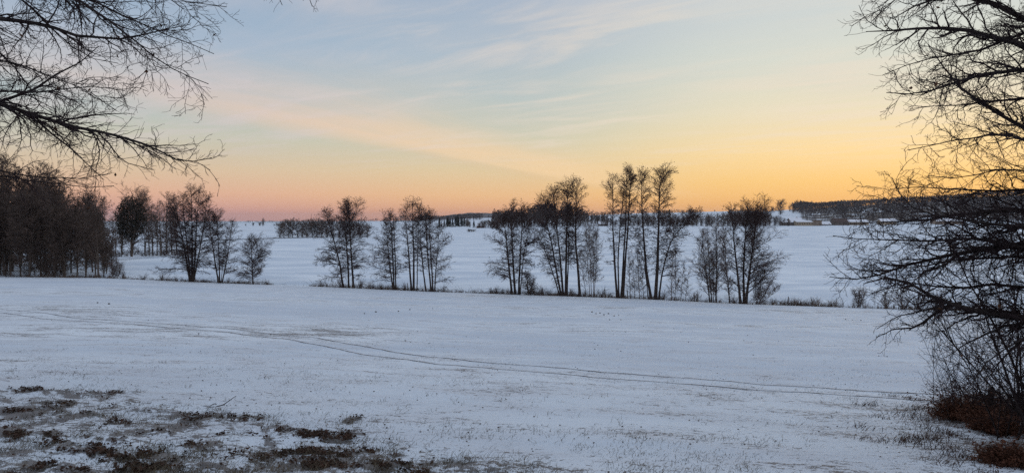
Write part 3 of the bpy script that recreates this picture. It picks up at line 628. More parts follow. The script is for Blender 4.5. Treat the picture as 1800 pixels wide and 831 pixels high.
# fence posts
post = None
for k, (x, y) in enumerate([(1104, 523), (383, 497), (716, 509), (1064, 521), (1222, 529), (1386, 537)]):
    Y = float(hedge_Y(x)) - .2; X = (x - CX) / F * Y
    if post is None:
        m = MB(); P = np.array([[[0, 0, -.2], [.01, 0, .5], [.02, 0, 1.15], [.02, 0, 1.2]]]); m.tubes(P, np.array([[.07, .065, .06, .02]]), 7)
        post = m.build('fence_post', M_oldwood); o = post
    else: o = post.copy(); C.objects.link(o)
    o.location = (X, Y, gz(X, Y)); o.rotation_euler = (rs.uniform(-.08, .08), rs.uniform(-.1, .1), rs.uniform(0, 3))
    tag(o, ['short post beside the four-stemmed tall tree', 'post at the foot of the dense three-stemmed left tree', 'post left of the tall narrow middle tree', 'post among the pale saplings left of the tall clump',
            'post left of the pale fan-shaped tree', 'post in tall grass right of the big rounded tree'][k], 'post', 'weathered fence posts along the hedge')
# ------------------------------------------------------------------ woodland tree variants (shared meshes)
def wood_variant(seed, H, rad, crown_w, forks=3, dens=1.0, mats=None, name='woodland_tree', tw=.020, n_per_m=2.4, S=6, lean=0.0, lowb=.15, ivy=0, parent_tag=None):
    rng = np.random.default_rng(seed); root = empty(name, (0, 0, 0)); mats = mats or (M_wood_bark, M_wood_twig)
    mb = MB(); tb = MB()
    for f in range(forks):
        ph = rng.uniform(0, 6.28); sp = (crown_w * .30 if f else crown_w * .06); h = H * (1 if f == 0 else rng.uniform(.72, .95))
        pts = [(0, 0, -.3), (sp * .12 * math.cos(ph), sp * .12 * math.sin(ph), h * .25), (sp * .6 * math.cos(ph) + lean, sp * .6 * math.sin(ph), h * .62), (sp * math.cos(ph) + lean, sp * math.sin(ph), h)]
        K = 12; P = smooth_stem(pts, K, rng, .03); R = rad * (1 if f == 0 else .62) * ((1 - np.linspace(0, 1, K)) ** .85 * .94 + .06)
        tb.tubes(P[None], R[None], S)
        e = crown_w / 2 * (1 if f == 0 else .8)
        ext = [(lowb, e * .7, e * .7), (.4, e, e), (.7, e * .95, e * .95), (.9, e * .75, e * .75), (1, e * .45, e * .45)]
        Q, RQ = stem_branches(P, R, ext, max(8, int(H * n_per_m)), rng, 1.0, 62, 26, -.02, 6, .06)
        add_branches(mb, None, Q, RQ, rng, dens, .35, tw, 0, .02, (.4, 1.2), 2)
    tb.build('trunk', mats[0], root); mb.build('crown', mats[1], root)
    if ivy:
        cb = MB(); n = ivy; a = rng.normal(0, 1, (n, 3)); a = norm(a) * rng.uniform(.25, 1, (n, 1)) ** .6
        c = np.stack([a[:, 0] * crown_w * .44, a[:, 1] * crown_w * .44, H * .60 + a[:, 2] * H * .37], 1)
        c[:, :2] *= (1 - .25 * (c[:, 2:3] / H < .35)); add_leaves(cb, c, rng, .12, .34, 1); tag(cb.build('ivy', M_ivy, root), kind='stuff')
    return root
def place(root, first, px_, Y, scale, label, cat, group, rz, base_y=None, sink=0.0):
    o = root if first else copy_tree(root)
    X = (px_ - CX) / F * Y; o.location = (X, Y, gz(X, Y) - sink); o.scale = (scale, scale, scale * (1 + .10 * math.sin(px_ * 3.7))); o.rotation_euler = (.03 * math.sin(px_ * 1.3), .04 * math.cos(px_ * 2.1), rz)
    tag(o, label, cat, group); return o
rs = random.Random(9)
V = [wood_variant(101, 17, .24, 7.0, 3, .62, tw=.028), wood_variant(102, 18, .20, 6.0, 2, .7, tw=.028), wood_variant(103, 16, .17, 6.5, 3, .62, tw=.028), wood_variant(104, 18, .22, 8.0, 3, .6, lowb=.10, tw=.028)]
used = set(); k = 0
for row, (y0, y1, step, hsc) in enumerate([(2, 8, 14, .84), (10, 26, 15, .98), (28, 60, 17, 1.06), (62, 110, 26, 1.1)]):
    x = -150 + row * 4
    while x < (205, 196, 190, 186)[row]:
        xx = x + rs.uniform(-4, 4); vi = rs.randrange(4); Y = float(hedge_Y(xx)) + rs.uniform(y0, y1)
        s = hsc * rs.uniform(.72, 1.14) * np.interp(xx, [-150, 60, 120, 160, 200], [1.12, 1.1, 1.0, .80, .66])
        lab = ['bare dark tree in the front row of the dense left wood', 'bare tree inside the dense left wood', 'bare tree deep in the dense left wood', 'bare tree at the back of the dense left wood'][row]
        grp = ['front row of the left wood', 'inner trees of the left wood', 'deep trees of the left wood', 'back trees of the left wood'][row]
        if xx > 178 and row == 0: lab = 'thin outermost tree at the right end of the dense left wood'; grp = 'right end of the left wood'
        place(V[vi], vi not in used, xx, Y, s, lab, 'tree', grp, rs.uniform(0, 6.28)); used.add(vi); x += step * rs.uniform(.7, 1.3)
# young growth and bushes under the wood
ub = [shrub_mesh(80 + i, 3.4, 1, M_wood_twig, .95, rtw=.018).build('undergrowth_bush', M_wood_twig) for i in range(2)]
for k in range(54):
    o = ub[k] if k < 2 else ub[k % 2].copy()
    if k >= 2: C.objects.link(o)
    xx = -140 + k * 4.8 + rs.uniform(-5, 5); Y = float(hedge_Y(xx)) + rs.choice([rs.uniform(.3, 9), rs.uniform(8, 40), rs.uniform(20, 70)]); X = (xx - CX) / F * Y; s = rs.uniform(.55, 1.3)
    o.location = (X, Y, gz(X, Y) - .1); o.scale = (s, s, s); o.rotation_euler = (0, 0, rs.uniform(0, 6))
    tag(o, 'brown leafless bush in the undergrowth of the left wood', 'bush', 'undergrowth bushes of the left wood')
# the ivy-dark round tree and the thin trees behind the leftmost hedge tree
iv = wood_variant(110, 17.5, .34, 9.4, 4, .5, ivy=5200, name='ivy_covered_tree', lowb=.12, tw=.024)
place(iv, True, 231, 207, 1.0, 'very dark dense round-crowned tree standing behind the right end of the wood', 'tree', None, 1.0)
pp = wood_variant(111, 17, .15, 4.0, 2, .8, mats=(M_wood_bark, M_pale_twig), name='slender_tree', tw=.016, lowb=.25)
p2 = wood_variant(112, 16, .20, 5.5, 3, .75, name='roadside_tree', tw=.018, lowb=.2)
place(pp, True, 262, 214, 1.0, 'slender pale tree just right of the dark round-crowned tree', 'tree', 'thin trees right of the dark round tree', .3)
place(pp, False, 276, 218, .93, 'slender tree with light crown between dark round tree and twin-crowned tree', 'tree', 'thin trees right of the dark round tree', 2.0)
place(p2, True, 283, 211, .98, 'open twin-crowned bare tree left behind the broad many-stemmed hedge tree', 'tree', 'thin trees right of the dark round tree', 1.1)
place(p2, False, 302, 222, .92, 'bare tree half hidden behind the broad many-stemmed hedge tree', 'tree', 'thin trees right of the dark round tree', 4.0)
place(p2, False, 213, 211, .62, 'small tree at the left foot of the dark round-crowned tree', 'tree', 'thin trees right of the dark round tree', 5.0)
for xx, yy_, s_, d_, lb in [(268, 232, 1.0, 0, 'bare tree behind the slender pale tree, right of the dark round tree'), (292, 228, 1.04, 1, 'tall bare tree just behind the left stems of the broad hedge tree'), (310, 236, 1.0, 0, 'bare tree seen through the crown of the broad hedge tree'), (254, 226, .98, 1, 'bare tree touching the right side of the dark round-crowned tree'), (214, 226, .92, 0, 'bare tree between the wood and the dark round-crowned tree'), (203, 236, .9, 0, 'rear bare tree in the gap right of the left wood')]:
    place((p2, V[1])[d_], False, xx, yy_, s_, lb, 'tree', 'thin trees right of the dark round tree', xx * .1)
place(V[1], False, 173, float(hedge_Y(173)) + 1.5, .90, 'straight-trunked tree standing forward at the right end of the wood', 'tree', None, 2.2)
for k in range(22):
    xx = 196 + k * 6.6; Y = rs.uniform(209, 232); X = (xx - CX) / F * Y; o = ub[k % 2].copy(); C.objects.link(o); s = rs.uniform(.5, .95)
    o.location = (X, Y, gz(X, Y) - .2); o.scale = (s * 1.2, s, s); o.rotation_euler = (0, 0, rs.uniform(0, 6)); tag(o, 'low scrub bush under the thin trees beyond the left field', 'bush', 'scrub beyond the left field')

# ------------------------------------------------------------------ middle and far distance
def mid_tree(seed, H, w, tw, dens, mats, name, forks=3, n_per_m=2.6):
    return wood_variant(seed, H, H * .018, w, forks, dens, mats, name, tw, n_per_m, 5, lowb=.03)
mt = [mid_tree(201, 12, 8.5, .06, .34, (M_bark, M_wood_twig), 'field_tree', 4), mid_tree(202, 12, 9.5, .06, .34, (M_bark, M_wood_twig), 'field_tree', 4), mid_tree(203, 12, 7, .06, .36, (M_bark, M_wood_twig), 'field_tree', 3)]
mu = set()
def mplace(x, Y, H, label, group, vi=None, wx=1.0):
    vi = rs.randrange(3) if vi is None else vi
    o = place(mt[vi], vi not in mu, x, Y, H / 12, label, 'tree', group, rs.uniform(0, 6.28), sink=.2); mu.add(vi)
    if wx != 1.0: o.scale = (H / 12 * wx, H / 12 * wx, H / 12)
    return o
rowx = [(492, 10.5), (499, 11), (507, 11.6), (514, 12.2), (523, 12), (531, 11), (539, 10.4), (549, 12), (557, 11.8), (565, 12), (575, 11), (585, 11.5), (596, 11), (608, 11), (620, 10), (633, 10), (646, 9)]
for i, (x, h) in enumerate(rowx):
    lab = 'leftmost tree of the rounded tree row by the far ditch' if i == 0 else 'rounded bare tree in the row along the far ditch'
    mplace(x, 462 + rs.uniform(-2, 16), h * .88, lab, 'tree row along the far ditch' if i else 'left end of the far tree row', wx=1.1)
mplace(462, 1500, 13, 'lone tree standing on the far left horizon', 'horizon trees', wx=.8)
mplace(457, 1510, 7, 'small tree beside the lone tree on the far left horizon', 'horizon trees', wx=1.2)
mplace(445, 1500, 6, 'small round bush-like tree left of the lone horizon tree', 'horizon trees', wx=1.3)
mplace(432, 1520, 4, 'tiny bush-like tree on the skyline beyond the left field', 'horizon trees', wx=1.6)
mplace(482, 1520, 4, 'tiny low tree on the skyline right of the lone tree', 'horizon trees', wx=1.8)
mplace(1302, 1450, 3.5, 'tiny lone tree on the snowy slope left of the farm', 'horizon trees', wx=1.2)
mplace(1256, 1700, 5, 'tiny lone tree on the skyline of the snowy slope', 'horizon trees', wx=1.1)
o = mplace(1372, 1150, 21, 'dome-crowned large tree on the snowy slope above the farm', 'trees above the farm', 0, wx=1.15)
for x, Y, h in [(1358, 1500, 9), (1388, 1400, 11), (1394, 1250, 15), (1401, 1380, 19), (1408, 1300, 16), (1346, 1700, 9), (1338, 1650, 9), (1328, 1700, 8)]:
    mplace(x, Y, h, 'small bare tree on the snowy ridge near the farm', 'ridge trees near the farm')
def lowtree(rng, H, w, nb=14, nl=46):
    """coarse bare tree for woods seen from far away"""
    mb = MB(); P = march(np.zeros((1, 3)), np.array([[0, 0, 1.]]), np.array([H]), 4, rng, .05, 0); R = np.array([[.22, .18, .12, .04]]) * H / 14; mb.tubes(P, R, 3)
    Q, RQ = stem_branches(P[0], R[0], [(.25, w * .35, w * .35), (.55, w * .5, w * .5), (.85, w * .35, w * .35), (1, w * .15, w * .15)], nb, rng, 1., 55, 25, 0, 3, .1, rtip=.06); mb.tubes(Q, RQ, 3)
    e = lerp_along(Q, rng.integers(0, len(Q), nl), rng.uniform(.35, 1, nl)) + rng.normal(0, .45, (nl, 3)); k_ = (46 / nl) ** .62; add_leaves(mb, e, rng, .35 * k_, .85 * k_, 1)
    return np.concatenate(mb.v), (np.concatenate(mb.q) if mb.q else None)
def forest(name, label, X, Y, H, mat, seed, w=8, dz=None, nb=14, nl=46):
    rng = np.random.default_rng(seed); T = [lowtree(rng, 14, w, nb, nl) for _ in range(5)]; mb = MB(); Z = ground_z(X, Y) if dz is None else dz
    which = rng.integers(0, 5, len(X)); ang = rng.uniform(0, 6.28, len(X))
    for ti, (v, q) in enumerate(T):
        k = np.where(which == ti)[0]
        if len(k) == 0: continue
        c, s = np.cos(ang[k])[:, None], np.sin(ang[k])[:, None]; sc = (H[k] / 14)[:, None]
        vx = (v[None, :, 0] * c - v[None, :, 1] * s) * sc + X[k][:, None]; vy = (v[None, :, 0] * s + v[None, :, 1] * c) * sc + Y[k][:, None]; vz = v[None, :, 2] * sc + Z[k][:, None]
        mb.quads(np.stack([vx, vy, vz], -1), q[None] + (np.arange(len(k)) * len(v))[:, None, None])
    return tag(mb.build(name, mat, smooth=False), label, 'wood', kind='stuff')
rng = np.random.default_rng(5)
def uvY(n, u0, u1, Y0, Y1): 
    u = rng.uniform(u0, u1, n); Y = rng.uniform(Y0, Y1, n); return u, (u - CX) / F * Y, Y
# trees along the far side of the field, right
far_edge = [(1066, 6), (1074, 8), (1082, 7), (1092, 9), (1099, 10), (1107, 9), (1114, 12), (1122, 10), (1131, 11), (1140, 12), (1149, 12), (1157, 11), (1165, 14), (1174, 11), (1182, 12), (1191, 9), (1201, 10), (1209, 12), (1218, 13), (1224, 12), (1233, 9), (1243, 11), (1250, 12),
            (1262, 13), (1271, 13), (1279, 15), (1287, 16), (1293, 16), (1300, 15), (1307, 17), (1314, 17), (1322, 17), (1330, 16), (1338, 16), (1346, 14), (1353, 12), (1362, 10), (1370, 10), (1378, 8), (1386, 6)]
u, X, Y = uvY(330, 1058, 1388, 772, 850); H = np.interp(u, [1058, 1100, 1160, 1190, 1230, 1260, 1300, 1340, 1365, 1388], [3, 6, 8, 6, 7, 8, 12, 11, 6, 3]) * rng.uniform(.6, 1.1, len(u))
forest('edge_thicket', 'dark thicket filling the far edge of the right field', X, Y, H, M_farwood, 21, 9, None, 8, 34)
for x, h in far_edge:
    mplace(x, 770 + rs.uniform(-8, 40), h * .95, 'dark bare tree in the line along the far edge of the right field', 'tree line along the far edge of the right field', wx=1.15)

# the long dark wood in the centre
u, X, Y = uvY(480, 866, 1068, 745, 960); H = np.interp(u, [866, 880, 900, 960, 1000, 1030, 1050, 1068], [12, 14, 16, 18, 19, 15, 12, 9]) * rng.uniform(.60, 1.12, len(u)) * (.75 + .5 * vnoise(u / 13, u * 0, 4)) * (1 + (Y - 745) / 1100)
forest('distant_wood', 'long dark bare wood behind the middle hedge trees', X, Y, H, M_farwood, 1, 8, None, 9, 40)
# behind the trees on the left: the wood goes on
u, X, Y = uvY(110, -420, 200, 255, 330); keep = X < -110; X, Y = X[keep], Y[keep]
forest('wood_interior', 'dark mass of further trees filling the left wood', X, Y, rng.uniform(10, 15, len(X)) * np.interp(CX + F * X / Y, [0, 120, 214], [1.15, 1, .55]), M_farwood, 2, 6)
# thin skyline woods on the left horizon
u, X, Y = uvY(900, 380, 770, 3300, 3700); H = rng.uniform(5, 9, len(u)) * (.45 + 1.1 * vnoise(u / 11, u * 0, 3)) * np.interp(u, [380, 560, 650, 700, 770], [.75, .9, 1.2, 1.7, 2.6])
forest('skyline_wood', 'thin dark line of woods along the left horizon', X, Y, H, M_farwood, 3, 16, None, 4, 14)
u, X, Y = uvY(170, 800, 848, 2150, 2350); forest('middle_wood', 'dark strip of wood below the blue hill', X, Y, rng.uniform(12, 18, len(u)), M_farwood, 4, 11, None, 5, 20)
u, X, Y = uvY(240, 728, 800, 2300, 2500); forest('middle_wood', 'dark strip of wood behind the spruces', X, Y, rng.uniform(10, 15, len(u)), M_farwood, 14, 11, None, 5, 20)
# wooded hill on the right
u = rng.uniform(1392, 1880, 3500); Y = 850 + 1500 * rng.uniform(0, 1, len(u)) ** 1.5; u = np.r_[u, rng.uniform(1398, 1880, 800)]; Y = np.r_[Y, rng.uniform(1750, 2250, 800)]; X = (u - CX) / F * Y
lo = np.interp(u, [1392, 1404, 1414, 1500, 2100], [1450, 1200, 890, 880, 880]); keep = (Y > lo) & ~((abs(u - 1528) < 13) & (Y < 1420) & (Y > 1150)) & ~((abs(u - 1505) < 20) & (Y < 920)) & ~((abs(u - 1650) < 40) & (Y < 1000))
u, X, Y = u[keep], X[keep], Y[keep]; H = rng.uniform(10, 12.5, len(u)) * np.interp(u, [1392, 1410, 1440], [1.1, 1.25, 1.0])
forest('hill_wood', 'bare wood covering the long hill on the right', X, Y, H, M_farwood2, 6, 19, None, 3, 16)
u, X, Y = uvY(230, 1068, 1230, 1150, 1200); keep = vnoise(u / 14, u * 0, 12) > .45; u, X, Y = u[keep], X[keep], Y[keep]
forest('slope_wood', 'patchy strip of trees on the snowy slope behind the tallest clump', X, Y, rng.uniform(4, 8, len(u)), M_farwood, 7, 9)
u, X, Y = uvY(260, 1010, 1215, 1880, 2000); forest('slope_wood', 'dark tree line along the crest of the snowy slope', X, Y, rng.uniform(5, 9, len(u)) * (.5 + vnoise(u / 12, u * 0, 5)), M_farwood, 8, 12, None, 5, 20)
u, X, Y = uvY(300, 1480, 1800, 835, 900); keep = vnoise(u / 16, u * 0, 21) > .35; u, X, Y = u[keep], X[keep], Y[keep]
forest('village_trees', 'dark trees among the farm roofs on the far right', X, Y, rng.uniform(5, 10, len(u)), M_farwood, 9, 8, None, 8, 34)

# blue wooded hill on the horizon
def far_hill(name, label, prof, Y0, depth, mat, wob):
    us = np.linspace(prof[0][0], prof[-1][0], 150); top = np.interp(us, [p[0] for p in prof], [p[1] for p in prof]) + (vnoise(us / 5, us * 0, 6) - .5) * wob
    ht = (HY - top) / F * Y0 + ZC
    rows = []
    for t in np.linspace(0, 1, 13):
        yy = Y0 - depth / 2 + depth * t; rows.append(np.stack([(us - CX) / F * Y0 * (1 + 0 * t), np.full_like(us, yy), -12 + (ht + 12) * math.sin(math.pi * t) ** .6], -1))
    n = len(us); i = np.arange(12)[:, None] * n + np.arange(n - 1)[None]; m = MB(); m.quads(np.array(rows), np.stack([i, i + 1, i + n + 1, i + n], -1)); o = m.build(name, mat); tag(o, label, kind='structure'); return o
far_hill('hill', 'long low wooded hill fading blue on the horizon', [(700, 387.5), (740, 386.5), (765, 383.5), (790, 378), (806, 376.3), (825, 374), (845, 374), (865, 374.6), (900, 374.5), (960, 377), (1040, 382), (1100, 386)], 6500, 1600, M_farwood2, .7)

# spruces
def spruce(seed, H, w, name='spruce_tree'):
    rng = np.random.default_rng(seed); root = empty(name, (0, 0, 0)); t = MB()
    t.tubes(np.array([[[0, 0, -.2], [0, 0, H * .5], [0, 0, H]]]), np.array([[.22, .13, .02]]) * H / 14, 6); t.build('trunk', M_bark, root)
    n = 190; f = rng.uniform(0, 1, n) ** .8; z = H * (.06 + .93 * f); ph = rng.uniform(0, 6.28, n); L = w / 2 * (1 - f) ** .85 * rng.uniform(.75, 1.15, n) + .15
    d = np.stack([np.cos(ph), np.sin(ph), rng.uniform(-.25, .1, n)], 1); P = march(np.stack([0 * z, 0 * z, z], 1), d, L, 4, rng, .05, -.06)
    m = MB(); m.tubes(P, np.linspace(.05, .02, 4)[None].repeat(n, 0), 3)
    s = lerp_along(P, np.repeat(np.arange(n), 8), rng.uniform(.15, 1, n * 8)) + rng.normal(0, .08, (n * 8, 3)); add_leaves(m, s - [0, 0, .15], rng, .25, .60, .8); m.build('crown', M_conifer, root); return root
sp = [spruce(301, 14, 6.0), spruce(302, 14, 5.0), spruce(303, 14, 6.6)]; su = set()
for i, (x, Y, h) in enumerate([(772, 905, 13.5), (781, 960, 10), (786, 930, 14), (791, 945, 13), (796, 920, 12.5), (801, 925, 15.5), (806, 940, 13), (811, 930, 14), (816, 935, 12), (821, 925, 9), (776, 980, 8), (788, 980, 14), (804, 980, 15), (813, 980, 12), (833, 800, 8.5)]):
    vi = i % 3; lab = {0: 'leftmost dark spruce, standing slightly apart at the group\'s left end', 5: 'tallest dark spruce in the middle of the spruce group', 14: 'small lone pointed spruce beside the low farmhouse'}.get(i, 'dark spruce in the dense group on the far field')
    grp = 'spruces grouped on the far field' if i not in (0, 5, 14) else 'single spruces of the far field'
    place(sp[vi], vi not in su, x, Y, h / 14, lab, 'tree', grp, rs.uniform(0, 6)); su.add(vi)
place(sp[1], False, 1177, 800, 17 / 14, 'single spruce poking above the trees right of the thick-trunked tall tree', 'tree', 'single spruces of the far field', 1.)
for x, Y, h in [(822, 900, 8), (826, 860, 6), (842, 770, 5), (848, 760, 7), (853, 765, 7), (858, 760, 8), (862, 755, 6), (866, 700, 7), (872, 700, 8)]:
    mplace(x, Y, h, 'small dark tree beside the low farmhouse left of the long dark wood', 'small trees by the low farmhouse', wx=1.25)
for x, w_ in [(824, 2.3), (829, 2.0), (833, 1.8)]:
    mplace(x, 610, w_, 'low bush in the open field left of the long dark wood', 'low bushes in the open field', wx=2.2)

# ------------------------------------------------------------------ buildings
def wallmat(name, c1, c2): return simple(name, c1, c2, .6, .85, .1, .2)
M_ochre = wallmat('ochre_render', (.30, .24, .17), (.38, .31, .22)); M_brown = wallmat('brown_boards', (.10, .078, .065), (.15, .12, .10)); M_tan = wallmat('tan_render', (.20, .155, .12), (.26, .20, .15)); M_redbrick = wallmat('red_brick', (.22, .12, .09), (.30, .17, .13))
M_glass = simple('window_glass', (.02, .022, .028), (.03, .033, .04), 1, .15, .6, 0); M_tile = wallmat('roof_tiles', (.07, .05, .045), (.11, .08, .07))
def building(name, label, x0, x1, ybase, h_eave, h_ridge, depth, wall, Y, windows=0, roof=None, door=True, rz=0, wh=(1.1, 1.3), cat='building', chimney=False):
    xc = (x0 + x1) / 2; X = (xc - CX) / F * Y; w = (x1 - x0) / F * Y; z0 = gz(X, Y)
    root = empty(name, (X, Y, z0), rz); tag(root, label, cat)
    m = MB(); hw, hd_ = w / 2, depth / 2
    v = [(-hw, -hd_, -1), (hw, -hd_, -1), (hw, hd_, -1), (-hw, hd_, -1), (-hw, -hd_, h_eave), (hw, -hd_, h_eave), (hw, hd_, h_eave), (-hw, hd_, h_eave), (-hw, 0, h_ridge - .05), (hw, 0, h_ridge - .05)]
    m.quads(v, [(0, 1, 5, 4), (1, 2, 6, 5), (2, 3, 7, 6), (3, 0, 4, 7)]); m.tris(v, [(4, 8, 7), (5, 6, 9)])
    m.build('wall', wall, root, smooth=False)
    t = .28; ov = .45; r = MB(); sl = (h_ridge - h_eave) / hd_; v = []
    for s in (-1, 1):
        ye = s * (hd_ + ov); ze = h_eave - sl * ov; a = [(-hw - ov, ye, ze), (hw + ov, ye, ze), (hw + ov, 0, h_ridge), (-hw - ov, 0, h_ridge)]
        a += [(p[0], p[1], p[2] + t) for p in a]; r.quads(a, [(0, 1, 2, 3), (4, 5, 6, 7), (0, 1, 5, 4), (1, 2, 6, 5), (0, 3, 7, 4)])
    rf = r.build('roof', roof or M_roofsnow, root, smooth=False)
    if chimney:
        c = MB(); c.box(hw * .3, hw * .3 + .7, -.35, .35, h_ridge - .8, h_ridge + 1.1); c.build('chimney', M_redbrick, rf, smooth=False)
    for i in range(windows):
        wx = -hw + w * (i + .5) / windows; mm = MB(); mm.box(wx - wh[0] / 2, wx + wh[0] / 2, -hd_ - .06, -hd_ + .05, h_eave * .42, h_eave * .42 + wh[1]); f = mm.build('window', M_brown, root, smooth=False)
        g = MB(); g.box(wx - wh[0] / 2 + .12, wx + wh[0] / 2 - .12, -hd_ - .09, -hd_ - .05, h_eave * .42 + .12, h_eave * .42 + wh[1] - .12); g.build('pane', M_glass, f, smooth=False)
    if door:
        d_ = MB(); d_.box(hw * .55, hw * .55 + 1.2, -hd_ - .05, -hd_ + .04, -.5, 2.1); d_.build('door', M_brown, root, smooth=False)
    return root
building('barn', 'long low ochre barn with small windows and a snowy roof at the far field edge', 1397, 1426, 396, 4.2, 5.6, 10, M_ochre, 805, 7, door=False, wh=(1.3, 1.2))
building('barn', 'taller square tan building at the right end of the long ochre barn', 1426.5, 1441.5, 396, 5.6, 6.1, 9, M_tan, 804, 2, M_tile, wh=(1, 1))
building('barn', 'low brown shed with a snowy roof left of the long ochre barn', 1374, 1396.5, 396, 3.6, 5.0, 9, M_brown, 812, 2)
building('farmhouse', 'house with a big bright snowy roof behind the long ochre barn', 1386, 1407, 388, 4.6, 7.8, 12, M_brown, 835, 3, chimney=True)
building('shed', 'low white-roofed shed right of the tan building', 1443, 1458, 393, 1.3, 4.0, 8, M_brown, 812, 2)
building('barn', 'wide dark-roofed barn standing right of the low white-roofed shed', 1463, 1487, 392, 3.6, 7.6, 11, M_brown, 815, 3, M_tile)
building('barn', 'broad barn with a large snowy roof and ochre wall, behind the drooping branches', 1488, 1523, 393, 3.6, 6.0, 11, M_ochre, 818, 5)
building('farmhouse', 'ochre house half hidden among trees at the far right of the field', 1545, 1572, 393, 4.0, 6.6, 10, M_ochre, 822, 4, chimney=True)
building('barn', 'distant long barn with snowy roof seen through the right-hand branches', 1640, 1690, 393, 3.5, 6.5, 12, M_tan, 830, 5)
building('farmhouse', 'low farmhouse with snowy roof between the spruces and the long dark wood', 838, 852, 392, 2.4, 4.8, 8, M_redbrick, 775, 4, chimney=True)
building('cottage', 'small snowy-roofed cottage among trees behind the thick-trunked tall tree', 1205, 1219, 393, 2.6, 5.4, 8, M_brown, 835, 2)
building('cottage', 'low snowy-roofed building left of the tallest tree clump on the far edge', 1052, 1068, 396, 2.2, 4.6, 8, M_brown, 800, 2)
# radio mast and utility pole
def pole(name, label, x, Y, top, r, mat, arm=False):
    X = (x - CX) / F * Y; z = gz(X, Y); h = (HY - top) / F * Y + ZC - z; root = empty(name, (X, Y, z)); tag(root, label, 'mast' if h > 20 else 'pole')
    m = MB(); m.tubes(np.array([[[0, 0, -1], [0, 0, h * .5], [0, 0, h]]]), np.array([[r, r * .8, r * .5]]), 6); m.build('pole', mat, root)
    if arm: a = MB(); a.box(-.9, .9, -.06, .06, h - .9, h - .75); a.build('crossarm', mat, root, smooth=False)
M_mast = wallmat('mast_paint', (.28, .09, .07), (.34, .12, .09))
pole('radio_mast', 'thin red mast rising above the far tree row', 547.5, 900, 375.5, .28, M_mast)
pole('utility_pole', 'thin pole standing in the open field left of the long dark wood', 836.5, 600, 397, .13, M_oldwood, True)

# ------------------------------------------------------------------ the two near trees (trunks just outside the picture)
def near_tree(name, label, trunk_px, TY, limbs, seed, trunk_r, side, dens=1.0, droop=-.03, leaves=60, zoff=0):
    rng = np.random.default_rng(seed); TX = (trunk_px - CX) / F * TY; zb = gz(TX, TY); root = empty(name, (TX, TY, zb)); tag(root, label, 'tree', 'large bare trees framing the view')
    H = 15; P = smooth_stem([(TX, TY, zb - .3), (TX + side * .1, TY, zb + 3), (TX - side * .2, TY + .2, zb + 8), (TX, TY, zb + H)], 16, rng, .01)
    R = trunk_r * ((1 - np.linspace(0, 1, 16)) * .75 + .25); R[0] *= 1.4; tb = MB(); tb.tubes(P[None], R[None], 14); tb.build('trunk', M_oak_bark, root, (TX, TY, zb))
    mb = MB(); allQ = []; lv = MB()
    for pts, r0, dpt in limbs:
        p3 = []
        for i, (x, y) in enumerate(pts):
            t = i / (len(pts) - 1); p3.append(at(x, y, TY + dpt * t))
        p3 = np.array(p3); L = np.linalg.norm(np.diff(p3, axis=0), axis=1).sum(); K = max(10, int(L * 3.2)); Q = polyline(p3, K)
        Q[1:] += np.cumsum(rng.normal(0, .020, (K - 1, 3)), 0)
        r = r0 * ((1 - np.linspace(0, 1, K)) ** .9 * .93 + .05) ; r = np.maximum(r, .005)
        lb = MB(); lb.tubes(Q[None], r[None], 8); lb.build('limb', M_oak_bark, root, (TX, TY, zb))
        nP = Q[None]; nR = r[None]
        s1, r1 = grow(nP, nR, 7.5 * dens, rng, .14, .96, .26, (20, 52), 9, .21, droop + .02, .45, .6, .014, .0030, min(.28, r0 * 9), min(1.0, max(.42, r0 * 22)), .70)
        mb.tubes(s1, r1, 4)
        s2, r2 = grow(s1, r1, 10.5 * dens, rng, .08, 1, .46, (26, 62), 5, .27, droop * .6, .3, .62, .0075, .0026, .16, .8, .5)
        mb.tubes(s2, r2, 3)
        s3, r3 = grow(s2, r2, 11.0 * dens, rng, .08, 1, .6, (28, 70), 3, .22, .02, .2, .7, .0042, .0019, .06, .30, .4)
        mb.tubes(s3, r3, 3)
        s4, r4 = grow(nP, nR, 2.0 * dens, rng, .4, 1, .08, (30, 75), 5, .2, droop, .3, .5, .006, .0022, .12, .5, .3)
        mb.tubes(s4, r4, 3)
        allQ.append(s3[:, -1]); allQ.append(s2[:, -1])
    # limbs on the other sides of the trunk, out of the picture
    for k in range(7):
        a_ = math.radians(-70 + 140 * k / 6) + (math.pi if side > 0 else 0); z_ = zb + 3.2 + 1.5 * k; L_ = 4.6 - .35 * k
        Q = march(np.array([[TX, TY, z_]]), np.array([[math.cos(a_), math.sin(a_), .35]]), np.array([L_]), 14, rng, .10, .01)[0]; r = np.maximum(.07 * ((1 - np.linspace(0, 1, 14)) ** .9), .006)
        lb = MB(); lb.tubes(Q[None], r[None], 8); lb.build('limb', M_oak_bark, root, (TX, TY, zb))
        s1, r1 = grow(Q[None], r[None], 5, rng, .2, 1, .3, (22, 55), 6, .2, .0, .45, .6, .014, .003, .3, 1.2, .5); mb.tubes(s1, r1, 3)
        s2, r2 = grow(s1, r1, 7, rng, .1, 1, .46, (26, 60), 4, .25, 0, .3, .6, .007, .0026, .15, .6); mb.tubes(s2, r2, 3)
    mb.build('crown', M_near_twig, root, (TX, TY, zb))
    e = np.concatenate(allQ); k = rng.choice(len(e), min(leaves, len(e)), False); add_leaves(lv, e[k] - [0, 0, .015], rng, .018, .04, 1.4)
    k = rng.choice(len(e), min(leaves * 14, len(e)), False); add_blobs(lv, e[k], rng, .003, .0055)      # buds
    tag(lv.build('dead_leaves', M_leaf, root, (TX, TY, zb)), kind='stuff')
    return root
LT = -330
